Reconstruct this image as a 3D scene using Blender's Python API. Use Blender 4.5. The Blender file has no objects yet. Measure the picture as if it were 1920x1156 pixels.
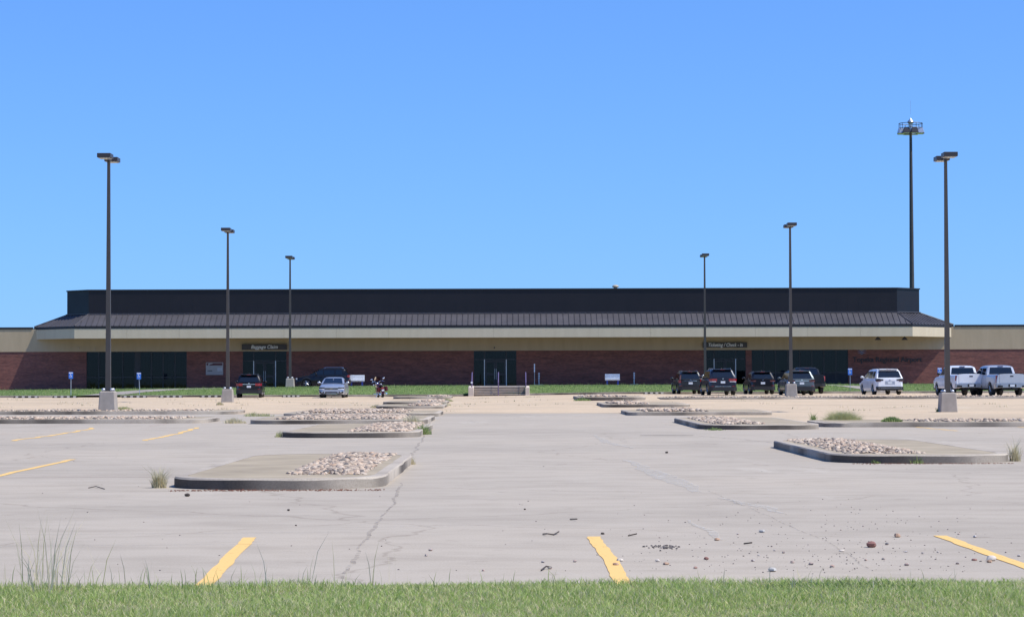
import bpy, bmesh, math, random
import numpy as np
from mathutils import Vector, Matrix, noise as mnoise

random.seed(7)
rng = np.random.default_rng(11)
scene = bpy.context.scene
col = scene.collection
R = math.radians

# ------------------------------------------------------------------ camera
F = 4430.0                     # focal length in photo pixels (1920 wide)
CAMH = 1.37                    # eye height above the lot
cam_data = bpy.data.cameras.new('camera')
cam_data.sensor_width = 36.0
cam_data.lens = F / 1920.0 * 36.0
cam_data.clip_start = 0.5
cam_data.clip_end = 6000.0
cam = bpy.data.objects.new('camera', cam_data)
col.objects.link(cam)
TILT = math.atan(134.0 / F)
CM = Matrix.Rotation(math.pi / 2 + TILT, 4, 'X') @ Matrix.Rotation(-R(0.155), 4, 'Z')
cam.matrix_world = Matrix.Translation((0, 0, CAMH)) @ CM
scene.camera = cam

# ------------------------------------------------------------------ sky and sun
SUN_EL, SUN_AZ = 56.0, 72.0    # azimuth: from the viewer's side of the facade towards the right
sd = Vector((math.sin(R(SUN_AZ)) * math.cos(R(SUN_EL)), -math.cos(R(SUN_AZ)) * math.cos(R(SUN_EL)), math.sin(R(SUN_EL))))
world = bpy.data.worlds.new('World')
scene.world = world
world.use_nodes = True
wn = world.node_tree
bg = wn.nodes['Background']
sky = wn.nodes.new('ShaderNodeTexSky')
sky.sky_type = 'NISHITA'
sky.sun_disc = False
sky.sun_elevation = R(SUN_EL)
sky.sun_rotation = math.atan2(sd.x, sd.y)
sky.air_density = 1.0
sky.dust_density = 1.0
sky.ozone_density = 8.0
sky.altitude = 0
# clear deep-blue air: lift the sampled elevation a little everywhere and tint the whole sky evenly
stc = wn.nodes.new('ShaderNodeTexCoord')
sma = wn.nodes.new('ShaderNodeVectorMath'); sma.operation = 'ADD'
sma.inputs[1].default_value = (0, 0, 0.045)
wn.links.new(stc.outputs['Generated'], sma.inputs[0])
wn.links.new(sma.outputs[0], sky.inputs[0])
stint = wn.nodes.new('ShaderNodeMix'); stint.data_type = 'RGBA'; stint.blend_type = 'MULTIPLY'
stint.inputs[0].default_value = 1.0
stint.inputs[7].default_value = (0.70, 0.97, 1.36, 1)
wn.links.new(sky.outputs[0], stint.inputs[6])
wn.links.new(stint.outputs[2], bg.inputs[0])
bg.inputs[1].default_value = 0.15
sun_data = bpy.data.lights.new('sun', 'SUN')
sun_data.energy = 5.0
sun_data.angle = R(0.53)
sun_data.color = (1.0, 0.945, 0.82)
sun = bpy.data.objects.new('sun', sun_data)
col.objects.link(sun)
sun.location = (40, -20, 60)
sun.rotation_euler = (-sd).to_track_quat('-Z', 'Y').to_euler()
scene.view_settings.view_transform = 'Standard'
scene.view_settings.look = 'None'
scene.view_settings.exposure = 0.0
scene.view_settings.gamma = 1.0

# ------------------------------------------------------------------ pixel helpers (photo pixels, 1920 x 1156)
C3 = CM.to_3x3()
def ray(x, y):
    return C3 @ Vector(((x - 960.0) / F, -(y - 578.0) / F, -1.0))
def at(x, y, D):               # point seen at pixel (x, y) at depth D
    d = ray(x, y)
    t = D / d.y
    return Vector((d.x * t, D, CAMH + d.z * t))
def G(x, y, z=0.0):            # point seen at pixel (x, y) on the horizontal plane z
    d = ray(x, y)
    t = (z - CAMH) / d.z
    return Vector((d.x * t, d.y * t, z))

def interp(x, pts):
    if x <= pts[0][0]: return pts[0][1]
    for (a, va), (b, vb) in zip(pts, pts[1:]):
        if x <= b:
            return va + (vb - va) * (x - a) / (b - a)
    return pts[-1][1]
ZR = [(100, 0), (140, .13), (150, .29), (172, .31), (176, .31)]
ZL = [(100, 0), (143, .05), (172, .15), (176, .16)]
def gz(X, Y):                  # lot surface height
    t = min(1.0, max(0.0, (X + 4.0) / 12.0))
    return (1 - t) * interp(Y, ZL) + t * interp(Y, ZR)
def drive_z(X):
    return interp(X, [(-42, .60), (-28, .70), (-10, .88), (60, .92)])
def bank_z(X, Y):              # grass bank between the lot and the drive
    a = gz(X, 176) + .13
    b = drive_z(X)
    t = min(1.0, max(0.0, (Y - 176.4) / 9.0))
    t = t * t * (3 - 2 * t)
    return a + (b - a) * t

# ------------------------------------------------------------------ materials
MATS = {}
def new_mat(name):
    m = bpy.data.materials.new(name)
    m.use_nodes = True
    MATS[name] = m
    return m, m.node_tree, m.node_tree.nodes['Principled BSDF']
def ramp(nt, stops):
    n = nt.nodes.new('ShaderNodeValToRGB')
    e = n.color_ramp.elements
    while len(e) < len(stops): e.new(0.5)
    for i, (p, c) in enumerate(stops):
        e[i].position = p
        e[i].color = (c[0], c[1], c[2], 1)
    return n
def noise_node(nt, scale, detail=4, rough=.55, coord='Object', vec_scale=None):
    tc = nt.nodes.new('ShaderNodeTexCoord')
    n = nt.nodes.new('ShaderNodeTexNoise')
    n.inputs['Scale'].default_value = scale
    n.inputs['Detail'].default_value = detail
    n.inputs['Roughness'].default_value = rough
    if vec_scale:
        mp = nt.nodes.new('ShaderNodeMapping')
        mp.inputs['Scale'].default_value = vec_scale
        nt.links.new(tc.outputs[coord], mp.inputs[0])
        nt.links.new(mp.outputs[0], n.inputs['Vector'])
    else:
        nt.links.new(tc.outputs[coord], n.inputs['Vector'])
    return n
def mixc(nt, a, b, fac=None, mode='MIX', f=0.5):
    n = nt.nodes.new('ShaderNodeMix')
    n.data_type = 'RGBA'
    n.blend_type = mode
    n.inputs[0].default_value = f
    if fac is not None: nt.links.new(fac, n.inputs[0])
    for s, i in ((a, 6), (b, 7)):
        if isinstance(s, tuple): n.inputs[i].default_value = (*s, 1)
        else: nt.links.new(s, n.inputs[i])
    return n.outputs[2]
def bump(nt, b, src, strength=.3, dist=.02):
    n = nt.nodes.new('ShaderNodeBump')
    n.inputs['Strength'].default_value = strength
    n.inputs['Distance'].default_value = dist
    nt.links.new(src, n.inputs['Height'])
    nt.links.new(n.outputs[0], b.inputs['Normal'])
def simple(name, c, rough=.5, metal=0.0, var=.12, scale=3.0, coat=0.0, spec=.5):
    m, nt, b = new_mat(name)
    b.inputs['Roughness'].default_value = rough
    b.inputs['Metallic'].default_value = metal
    b.inputs['Coat Weight'].default_value = coat
    b.inputs['Coat Roughness'].default_value = .05
    b.inputs['Specular IOR Level'].default_value = spec
    n = noise_node(nt, scale, 5)
    lo = tuple(v * (1 - var) for v in c); hi = tuple(min(1, v * (1 + var)) for v in c)
    r = ramp(nt, [(.3, lo), (.7, hi)])
    nt.links.new(n.outputs[0], r.inputs[0])
    nt.links.new(r.outputs[0], b.inputs['Base Color'])
    return m
def pavement(name, c, warm, patch, fine=60.0, bumpd=.004, crack=True):
    m, nt, b = new_mat(name)
    b.inputs['Roughness'].default_value = .9
    b.inputs['Specular IOR Level'].default_value = .2
    big = noise_node(nt, .09, 5, .6)
    r1 = ramp(nt, [(.32, tuple(v * .86 for v in c)), (.5, c), (.7, warm)])
    nt.links.new(big.outputs[0], r1.inputs[0])
    mid = noise_node(nt, 1.3, 6, .65, vec_scale=(.5, 1.0, 1))
    r2 = ramp(nt, [(.3, (.80, .79, .78)), (.55, (1, 1, 1)), (.8, (1.06, 1.06, 1.06))])
    nt.links.new(mid.outputs[0], r2.inputs[0])
    o = mixc(nt, r1.outputs[0], r2.outputs[0], mode='MULTIPLY', f=.75)
    fi = noise_node(nt, fine, 3, .7)
    r3 = ramp(nt, [(.3, (.78, .77, .76)), (.6, (1.05, 1.05, 1.05))])
    nt.links.new(fi.outputs[0], r3.inputs[0])
    o = mixc(nt, o, r3.outputs[0], mode='MULTIPLY', f=.7)
    # worn pale patches and dark tyre stains with shapes of their own
    pn = noise_node(nt, .35, 7, .7, vec_scale=(1.0, .25, 1))
    r4 = ramp(nt, [(.60, (0, 0, 0)), (.72, (1, 1, 1))])
    nt.links.new(pn.outputs[0], r4.inputs[0])
    o = mixc(nt, o, patch, fac=r4.outputs[0])
    dn = noise_node(nt, .6, 6, .7, vec_scale=(.25, 1.0, 1))
    r5 = ramp(nt, [(.63, (1, 1, 1)), (.78, (.72, .70, .69))])
    nt.links.new(dn.outputs[0], r5.inputs[0])
    o = mixc(nt, o, r5.outputs[0], mode='MULTIPLY', f=.8)
    on = noise_node(nt, 2.6, 3, .5)
    r7 = ramp(nt, [(.66, (1, 1, 1)), (.74, (.80, .79, .78))])
    nt.links.new(on.outputs[0], r7.inputs[0])
    o = mixc(nt, o, r7.outputs[0], mode='MULTIPLY', f=.7)
    if crack:
        tc = nt.nodes.new('ShaderNodeTexCoord')
        wob = noise_node(nt, .8, 4)
        add = nt.nodes.new('ShaderNodeVectorMath'); add.operation = 'MULTIPLY_ADD'
        nt.links.new(wob.outputs[1], add.inputs[0])
        add.inputs[1].default_value = (1.2, 1.2, 0)
        nt.links.new(tc.outputs['Object'], add.inputs[2])
        v = nt.nodes.new('ShaderNodeTexVoronoi')
        v.feature = 'DISTANCE_TO_EDGE'
        v.inputs['Scale'].default_value = .13
        nt.links.new(add.outputs[0], v.inputs['Vector'])
        r6 = ramp(nt, [(.0, (.72, .70, .68)), (.004, (1, 1, 1))])
        nt.links.new(v.outputs[0], r6.inputs[0])
        o = mixc(nt, o, r6.outputs[0], mode='MULTIPLY', f=.8)
    nt.links.new(o, b.inputs['Base Color'])
    bump(nt, b, fi.outputs[0], .5, bumpd)
    return m
def island_random(name, stops, rough=.8, transl=0.0):   # each piece of a joined mesh, or each object, draws its own colour
    m, nt, b = new_mat(name)
    b.inputs['Roughness'].default_value = rough
    b.inputs['Specular IOR Level'].default_value = .25
    g = nt.nodes.new('ShaderNodeNewGeometry')
    oi = nt.nodes.new('ShaderNodeObjectInfo')
    ad = nt.nodes.new('ShaderNodeMath'); ad.operation = 'ADD'
    nt.links.new(g.outputs['Random Per Island'], ad.inputs[0])
    nt.links.new(oi.outputs['Random'], ad.inputs[1])
    fr = nt.nodes.new('ShaderNodeMath'); fr.operation = 'FRACT'
    nt.links.new(ad.outputs[0], fr.inputs[0])
    r = ramp(nt, stops)
    nt.links.new(fr.outputs[0], r.inputs[0])
    n = noise_node(nt, 25, 3)
    r2 = ramp(nt, [(.3, (.8, .8, .8)), (.7, (1.1, 1.1, 1.1))])
    nt.links.new(n.outputs[0], r2.inputs[0])
    c = mixc(nt, r.outputs[0], r2.outputs[0], mode='MULTIPLY', f=1)
    nt.links.new(c, b.inputs['Base Color'])
    if transl:
        tl = nt.nodes.new('ShaderNodeBsdfTranslucent'); nt.links.new(c, tl.inputs[0])
        mx = nt.nodes.new('ShaderNodeMixShader'); mx.inputs[0].default_value = transl
        nt.links.new(b.outputs[0], mx.inputs[1]); nt.links.new(tl.outputs[0], mx.inputs[2])
        nt.links.new(mx.outputs[0], nt.nodes['Material Output'].inputs[0])
    return m

pavement('lot_concrete', (.435, .376, .302), (.455, .388, .306), (.49, .435, .355))
pavement('lot_gravel_tan', (.57, .445, .305), (.63, .475, .315), (.60, .50, .37), fine=9.0, bumpd=.02)
def kerb_material():
    m, nt, b = new_mat('kerb_concrete')
    b.inputs['Roughness'].default_value = .9
    b.inputs['Specular IOR Level'].default_value = .2
    n = noise_node(nt, .55, 6, .65)
    r = ramp(nt, [(.3, (.30, .255, .205)), (.48, (.43, .37, .30)), (.7, (.50, .435, .35))])
    nt.links.new(n.outputs[0], r.inputs[0])
    f = noise_node(nt, 40, 3, .7)
    r3 = ramp(nt, [(.3, (.75, .74, .73)), (.6, (1.05, 1.05, 1.05))])
    nt.links.new(f.outputs[0], r3.inputs[0])
    # noise patches darken the kerb faces (not the tops)
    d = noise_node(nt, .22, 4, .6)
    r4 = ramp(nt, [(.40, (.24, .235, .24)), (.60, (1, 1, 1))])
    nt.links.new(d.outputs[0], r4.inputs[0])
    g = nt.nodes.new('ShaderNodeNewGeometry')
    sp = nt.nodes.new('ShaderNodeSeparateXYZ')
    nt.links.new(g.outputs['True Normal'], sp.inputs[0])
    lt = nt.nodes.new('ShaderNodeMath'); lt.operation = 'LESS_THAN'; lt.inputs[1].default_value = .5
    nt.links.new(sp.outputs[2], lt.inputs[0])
    face_tone = mixc(nt, (1, 1, 1), r4.outputs[0], fac=lt.outputs[0])
    o = mixc(nt, r.outputs[0], r3.outputs[0], mode='MULTIPLY', f=.8)
    o = mixc(nt, o, face_tone, mode='MULTIPLY', f=1)
    nt.links.new(o, b.inputs['Base Color'])
    bump(nt, b, f.outputs[0], .5, .004)
    return m
kerb_material()
simple('island_slab', (.365, .30, .21), .9, var=.2, scale=.8, spec=.2)
simple('yellow_paint', (.72, .45, .16), .8, var=.12, scale=6, spec=.2)
simple('faded_paint', (.45, .36, .29), .85, var=.15, scale=6, spec=.2)
simple('soil', (.27, .26, .13), .95, var=.3, scale=6, spec=.1)
island_random('cobbles', [(0, (.45, .32, .225)), (.22, (.58, .455, .345)), (.36, (.21, .18, .155)), (.5, (.50, .385, .285)), (.68, (.64, .53, .42)), (.80, (.32, .25, .19)), (.9, (.13, .118, .11)), (1, (.52, .36, .25))])
island_random('loose_stone', [(0, (.34, .20, .16)), (.3, (.48, .36, .30)), (.55, (.20, .18, .17)), (.75, (.55, .50, .46)), (1, (.12, .11, .11))])
island_random('gravel_bits', [(0, (.10, .09, .085)), (.5, (.22, .19, .17)), (.8, (.07, .06, .06)), (1, (.40, .34, .30))])
island_random('grass_blades', [(0, (.22, .34, .07)), (.3, (.36, .49, .13)), (.6, (.48, .57, .20)), (.82, (.63, .60, .32)), (1, (.74, .67, .44))], .6, .4)
island_random('bank_blades', [(0, (.19, .29, .08)), (.5, (.28, .37, .12)), (.85, (.37, .42, .18)), (1, (.48, .46, .25))], .7, .35)
island_random('dry_blades', [(0, (.66, .55, .34)), (.5, (.74, .66, .46)), (.85, (.46, .44, .22)), (1, (.80, .74, .58))], .7, .45)
island_random('weed_green', [(0, (.16, .25, .07)), (.5, (.27, .36, .12)), (1, (.40, .42, .19))], .7, .4)
island_random('weed_pale', [(0, (.42, .42, .19)), (.5, (.56, .54, .29)), (1, (.32, .36, .14))], .7, .4)
simple('grass_ground', (.14, .20, .065), .95, var=.3, scale=1.5, spec=.1)
simple('drive_concrete', (.30, .27, .235), .9, var=.12, scale=.6, spec=.2)

def brick_material():
    m, nt, b = new_mat('brick')
    b.inputs['Roughness'].default_value = .85
    tc = nt.nodes.new('ShaderNodeTexCoord')
    mp = nt.nodes.new('ShaderNodeMapping')
    mp.inputs['Rotation'].default_value = (math.pi / 2, 0, 0)
    nt.links.new(tc.outputs['Object'], mp.inputs[0])
    br = nt.nodes.new('ShaderNodeTexBrick')
    br.inputs['Scale'].default_value = 1.0
    br.inputs['Brick Width'].default_value = .205
    br.inputs['Row Height'].default_value = .0677
    br.inputs['Mortar Size'].default_value = .006
    br.inputs['Mortar Smooth'].default_value = .2
    br.inputs['Color1'].default_value = (.225, .072, .050, 1)
    br.inputs['Color2'].default_value = (.145, .046, .036, 1)
    br.inputs['Mortar'].default_value = (.17, .125, .10, 1)
    nt.links.new(mp.outputs[0], br.inputs['Vector'])
    n = noise_node(nt, 1.2, 6, .7, vec_scale=(.6, 1, 3.5))
    r = ramp(nt, [(.3, (.62, .6, .6)), (.5, (1, 1, 1)), (.72, (1.35, 1.3, 1.25))])
    nt.links.new(n.outputs[0], r.inputs[0])
    nt.links.new(mixc(nt, br.outputs[0], r.outputs[0], mode='MULTIPLY', f=.9), b.inputs['Base Color'])
    bump(nt, b, br.outputs[1], -.4, .006)
brick_material()
def stucco(name, c0, c1, c2):
    m, nt, b = new_mat(name)
    b.inputs['Roughness'].default_value = .9
    b.inputs['Specular IOR Level'].default_value = .2
    n = noise_node(nt, 1.0, 6, .65, vec_scale=(1.5, 1, .25))
    r = ramp(nt, [(.3, c0), (.6, c1), (.8, c2)])
    nt.links.new(n.outputs[0], r.inputs[0])
    nt.links.new(r.outputs[0], b.inputs['Base Color'])
    f = noise_node(nt, 60, 3)
    bump(nt, b, f.outputs[0], .4, .004)
stucco('beige_stucco', (.42, .325, .205), (.47, .365, .235), (.50, .39, .255))
stucco('fascia_stucco', (.55, .46, .325), (.60, .505, .36), (.63, .53, .385))
def metal_roof(name, c):
    m, nt, b = new_mat(name)
    b.inputs['Roughness'].default_value = .42
    b.inputs['Specular IOR Level'].default_value = .3
    n = noise_node(nt, .7, 5, .6)
    r = ramp(nt, [(.3, tuple(v * .88 for v in c)), (.7, tuple(v * 1.12 for v in c))])
    nt.links.new(n.outputs[0], r.inputs[0])
    nt.links.new(r.outputs[0], b.inputs['Base Color'])
    rr = ramp(nt, [(.3, (.36,) * 3), (.7, (.5,) * 3)])
    nt.links.new(n.outputs[0], rr.inputs[0])
    nt.links.new(rr.outputs[0], b.inputs['Roughness'])
metal_roof('roof_metal', (.085, .080, .088))
metal_roof('parapet_metal', (.013, .012, .016))
metal_roof('eave_metal', (.022, .021, .025))
simple('bronze_frame', (.018, .016, .016), .45, var=.2)
simple('aluminium', (.42, .42, .42), .35, metal=.8, var=.1)
simple('interior_dark', (.03, .03, .032), .9, var=.3, scale=.6)
simple('blind_pale', (.48, .48, .48), .8, var=.06)
simple('sign_brown', (.050, .042, .038), .5, var=.1)
simple('letter_white', (.78, .78, .76), .6, var=.04)
simple('letter_dark', (.022, .018, .018), .5, var=.1)
simple('bird_blue', (.06, .22, .40), .4, var=.1)
simple('panel_grey', (.36, .34, .32), .7, var=.06)
simple('panel_maroon', (.10, .03, .03), .6, var=.15)
simple('pole_bronze', (.058, .050, .043), .5, var=.12, scale=1.0)
simple('head_bronze', (.040, .034, .036), .45, var=.1)
simple('lens_glass', (.55, .55, .52), .2, var=.05)
simple('base_concrete', (.36, .315, .27), .9, var=.14, scale=2.5, spec=.2)
simple('galvanised', (.50, .51, .53), .35, metal=.7, var=.15, scale=12)
simple('ada_blue', (.03, .17, .62), .45, var=.05)
simple('white_paint', (.78, .80, .82), .55, var=.05)
simple('bench_blue', (.015, .03, .22), .5, var=.1)
simple('rail_violet', (.12, .085, .17), .45, var=.1)
simple('step_concrete', (.58, .49, .40), .9, var=.12, scale=1.5, spec=.2)
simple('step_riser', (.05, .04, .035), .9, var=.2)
simple('rubber_black', (.018, .018, .019), .8, var=.2)
simple('tyre_rubber', (.016, .016, .017), .8, var=.2)
simple('plastic_black', (.014, .014, .015), .5, var=.15)
simple('chrome', (.75, .76, .78), .12, metal=1.0, var=.03)
simple('rim_metal', (.40, .41, .43), .3, metal=.8, var=.06)
simple('tail_red', (.26, .007, .009), .15, var=.1, coat=1)
simple('lamp_clear', (.62, .64, .66), .12, var=.05, coat=1)
simple('plate_white', (.60, .64, .68), .4, var=.05)
simple('seat_leather', (.02, .019, .02), .45, var=.2)
simple('gold_badge', (.55, .36, .08), .3, metal=.6, var=.05)
simple('vent_tan', (.45, .36, .24), .6, var=.1)
simple('wood_stick', (.06, .045, .035), .9, var=.3)
simple('rust_litter', (.16, .055, .03), .9, var=.4, scale=14)
def paint(name, c, metal=.3):
    return simple(name, c, .3, metal, var=.03, coat=.35, spec=.35)
paint('paint_black', (.008, .008, .011)); paint('paint_navy', (.012, .015, .030)); paint('paint_charcoal', (.03, .034, .038))
paint('paint_grey', (.10, .125, .14), .4); paint('paint_silver', (.46, .49, .54), .6); paint('paint_white', (.74, .76, .79), 0.0)
paint('paint_silver_truck', (.50, .51, .53), .45); paint('paint_maroon', (.09, .008, .012), .3)
def glass(name, tint, ior=1.5):
    m, nt, b = new_mat(name)
    out = nt.nodes['Material Output']
    tr = nt.nodes.new('ShaderNodeBsdfTransparent'); tr.inputs[0].default_value = (*tint, 1)
    gl = nt.nodes.new('ShaderNodeBsdfGlossy'); gl.inputs['Roughness'].default_value = .02
    gl.inputs[0].default_value = (.80, .76, .72, 1)
    fr = nt.nodes.new('ShaderNodeFresnel'); fr.inputs[0].default_value = ior
    n = noise_node(nt, 1.5, 2)
    bm = nt.nodes.new('ShaderNodeBump'); bm.inputs['Strength'].default_value = .05; bm.inputs['Distance'].default_value = .01
    nt.links.new(n.outputs[0], bm.inputs['Height'])
    nt.links.new(bm.outputs[0], gl.inputs['Normal'])
    mx = nt.nodes.new('ShaderNodeMixShader')
    nt.links.new(fr.outputs[0], mx.inputs[0]); nt.links.new(tr.outputs[0], mx.inputs[1]); nt.links.new(gl.outputs[0], mx.inputs[2])
    nt.links.new(mx.outputs[0], out.inputs[0])
    nt.nodes.remove(b)
glass('window_glass', (.33, .335, .34), 1.38)
glass('screen_clear', (.35, .32, .32))
simple('car_glass', (.006, .008, .011), .06, var=.1, coat=.5)

# ------------------------------------------------------------------ mesh helpers
class MB:
    def __init__(s): s.v = []; s.f = []
    def add(s, vs, fs):
        o = len(s.v); s.v += [tuple(v) for v in vs]; s.f += [tuple(i + o for i in f) for f in fs]
        return s
    def box(s, x0, x1, y0, y1, z0, z1):
        return s.add([(x0, y0, z0), (x1, y0, z0), (x1, y1, z0), (x0, y1, z0), (x0, y0, z1), (x1, y0, z1), (x1, y1, z1), (x0, y1, z1)],
                     [(0, 3, 2, 1), (4, 5, 6, 7), (0, 1, 5, 4), (1, 2, 6, 5), (2, 3, 7, 6), (3, 0, 4, 7)])
    def frustum(s, cx, cy, z0, z1, a0, b0, a1, b1):
        vs = [(cx + sx * a0, cy + sy * b0, z0) for sx, sy in ((-1, -1), (1, -1), (1, 1), (-1, 1))] + \
             [(cx + sx * a1, cy + sy * b1, z1) for sx, sy in ((-1, -1), (1, -1), (1, 1), (-1, 1))]
        return s.add(vs, [(0, 3, 2, 1), (4, 5, 6, 7), (0, 1, 5, 4), (1, 2, 6, 5), (2, 3, 7, 6), (3, 0, 4, 7)])
    def tube(s, pts, r, n=8):
        pts = [Vector(p) for p in pts]
        rs = r if isinstance(r, (list, tuple)) else [r] * len(pts)
        o = len(s.v)
        for i, p in enumerate(pts):
            d = (pts[min(i + 1, len(pts) - 1)] - pts[max(i - 1, 0)]).normalized()
            a = d.cross(Vector((0, 0, 1)) if abs(d.z) < .95 else Vector((1, 0, 0))).normalized()
            b = d.cross(a)
            for k in range(n):
                t = 2 * math.pi * k / n
                s.v.append(tuple(p + (a * math.cos(t) + b * math.sin(t)) * rs[i]))
        for i in range(len(pts) - 1):
            for k in range(n):
                s.f.append((o + i * n + k, o + i * n + (k + 1) % n, o + (i + 1) * n + (k + 1) % n, o + (i + 1) * n + k))
        s.f.append(tuple(o + k for k in range(n))[::-1])
        s.f.append(tuple(o + (len(pts) - 1) * n + k for k in range(n)))
        return s
    def lathe(s, prof, n=20, axis='Z', c=(0, 0, 0)):     # prof: (radius, height) pairs
        o = len(s.v)
        for r, h in prof:
            for k in range(n):
                t = 2 * math.pi * k / n
                p = (r * math.cos(t), r * math.sin(t), h)
                if axis == 'X': p = (h, p[0], p[1])
                if axis == 'Y': p = (p[0], h, p[1])
                s.v.append((p[0] + c[0], p[1] + c[1], p[2] + c[2]))
        for i in range(len(prof) - 1):
            for k in range(n):
                s.f.append((o + i * n + k, o + i * n + (k + 1) % n, o + (i + 1) * n + (k + 1) % n, o + (i + 1) * n + k))
        s.f.append(tuple(o + k for k in range(n))[::-1])
        s.f.append(tuple(o + (len(prof) - 1) * n + k for k in range(n)))
        return s
    def prism(s, poly, z0, z1):
        n = len(poly)
        return s.add([(p[0], p[1], z0) for p in poly] + [(p[0], p[1], z1) for p in poly],
                     [tuple(range(n))[::-1], tuple(range(n, 2 * n))] + [(i, (i + 1) % n, n + (i + 1) % n, n + i) for i in range(n)])
    def grid(s, rows):
        o = len(s.v); m = len(rows[0])
        for r in rows: s.v += [tuple(p) for p in r]
        for i in range(len(rows) - 1):
            for k in range(m - 1):
                s.f.append((o + i * m + k, o + i * m + k + 1, o + (i + 1) * m + k + 1, o + (i + 1) * m + k))
        return s
    def ellipsoid(s, c, r, n=10, m=6):
        rows = []
        for i in range(m + 1):
            a = math.pi * i / m
            rows.append([(c[0] + r[0] * math.sin(a) * math.cos(2 * math.pi * k / n), c[1] + r[1] * math.sin(a) * math.sin(2 * math.pi * k / n), c[2] + r[2] * math.cos(a)) for k in range(n + 1)])
        return s.grid(rows)
    def build(s, name, m, parent=None, smooth=False, bevel=0.0, fix=True):
        me = bpy.data.meshes.new(name)
        me.from_pydata(s.v, [], s.f)
        if fix:
            bm = bmesh.new(); bm.from_mesh(me)
            bmesh.ops.remove_doubles(bm, verts=bm.verts, dist=1e-5)
            bmesh.ops.recalc_face_normals(bm, faces=bm.faces)
            if bevel:
                bmesh.ops.bevel(bm, geom=[e for e in bm.edges], offset=bevel, segments=1, affect='EDGES', clamp_overlap=True)
            bm.to_mesh(me); bm.free()
        if smooth:
            me.shade_smooth()
            try: me.set_sharp_from_angle(angle=R(38))
            except Exception: pass
        me.materials.append(MATS[m])
        o = bpy.data.objects.new(name, me)
        col.objects.link(o)
        o.parent = parent
        return o
def link_mesh(name, me, parent=None):
    o = bpy.data.objects.new(name, me); col.objects.link(o); o.parent = parent
    return o
def empty(name, loc=(0, 0, 0), rz=0.0):
    o = bpy.data.objects.new(name, None); col.objects.link(o)
    o.location = loc; o.rotation_euler = (0, 0, rz)
    return o
def tag(o, label, cat, group=None):
    o['label'] = label; o['category'] = cat
    if group: o['group'] = group
    return o
def struct(o): o['kind'] = 'structure'; return o
def stuff(o, label=None, cat=None):
    o['kind'] = 'stuff'
    if label: o['label'] = label; o['category'] = cat
    return o
def copy_tree(o, parent=None):
    c = o.copy(); col.objects.link(c); c.parent = parent
    for k in [k for k in o.children]: copy_tree(k, c)
    return c
def text_mesh(name, s, size, m, parent, loc, shear=0.0, extrude=.02, offset=0.0, spacing=1.0, align='CENTER', width=None):
    cu = bpy.data.curves.new(name, 'FONT')
    cu.body = s; cu.size = size; cu.shear = shear; cu.extrude = extrude; cu.offset = offset
    cu.space_character = spacing; cu.align_x = align; cu.resolution_u = 3
    t = bpy.data.objects.new(name, cu); col.objects.link(t)
    dg = bpy.context.evaluated_depsgraph_get()
    me = bpy.data.meshes.new_from_object(t.evaluated_get(dg))
    bpy.data.objects.remove(t)
    if width:
        xs = [v.co.x for v in me.vertices]
        k = width / (max(xs) - min(xs))
        for v in me.vertices: v.co.x *= k
    me.materials.clear(); me.materials.append(MATS[m])
    o = link_mesh(name, me, parent)
    o.location = loc; o.rotation_euler = (math.pi / 2, 0, 0)
    return o

# ------------------------------------------------------------------ ground
def sheet(name, m, X0, X1, Y0, Y1, nx, ny, zf):
    xs = np.linspace(X0, X1, nx); ys = np.linspace(Y0, Y1, ny)
    b = MB(); b.grid([[(x, y, zf(x, y)) for x in xs] for y in ys])
    return b.build(name, m, smooth=True)
struct(sheet('ground', 'grass_ground', -2500, 2500, -800, 4000, 3, 3, lambda x, y: -.35))
struct(sheet('parking_lot', 'lot_concrete', -60, 60, 15.3, 100.0, 31, 22, lambda x, y: 0.0))
# tan gravelly lot beyond; its near edge steps around the planted strip on the right
b = MB()
ys = [97, 100, 110, 120, 130, 140, 143, 146, 150, 160, 172, 177]
xs = [-60, -40, -20, -10, -4, 0, 4.6, 8, 9.4, 14, 25, 40, 60]
b.grid([[(x, y, gz(x, y) + .004) for x in xs] for y in ys])
struct(b.build('far_lot', 'lot_gravel_tan', smooth=True))
b = MB()
b.grid([[(x, y, .004) for x in (8.7, 14, 25, 40, 60)] for y in (70.5, 80, 97)])
b.add([(5.2, 97, .004), (8.7, 80, .004), (8.7, 97, .004)], [(0, 1, 2)])
struct(b.build('far_lot_apron', 'lot_gravel_tan'))
# grass bank and the drive in front of the building
b = MB()
xs = np.linspace(-60, 60, 61); ys = [176.4, 177.5, 179, 181, 183, 185, 187, 190, 192]
b.grid([[(x, y, bank_z(x, y)) for x in xs] for y in ys])
struct(b.build('grass_bank', 'grass_ground', smooth=True))
b = MB(); b.grid([[(x, y, drive_z(x) + .004) for x in xs] for y in (191.8, 196, 201.2)])
struct(b.build('drive', 'drive_concrete', smooth=True))
b = MB()
for x0, x1 in ((-60, -33.0), (-29.2, -3.65), (.95, 60)):
    n = max(2, int((x1 - x0) / 3))
    px = np.linspace(x0, x1, n)
    b.grid([[(x, 176.05, gz(x, 176) - .1) for x in px], [(x, 176.05, gz(x, 176) + .14) for x in px], [(x, 176.42, gz(x, 176) + .15) for x in px], [(x, 176.42, gz(x, 176) - .1) for x in px]])
struct(b.build('lot_kerb', 'kerb_concrete'))
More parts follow.
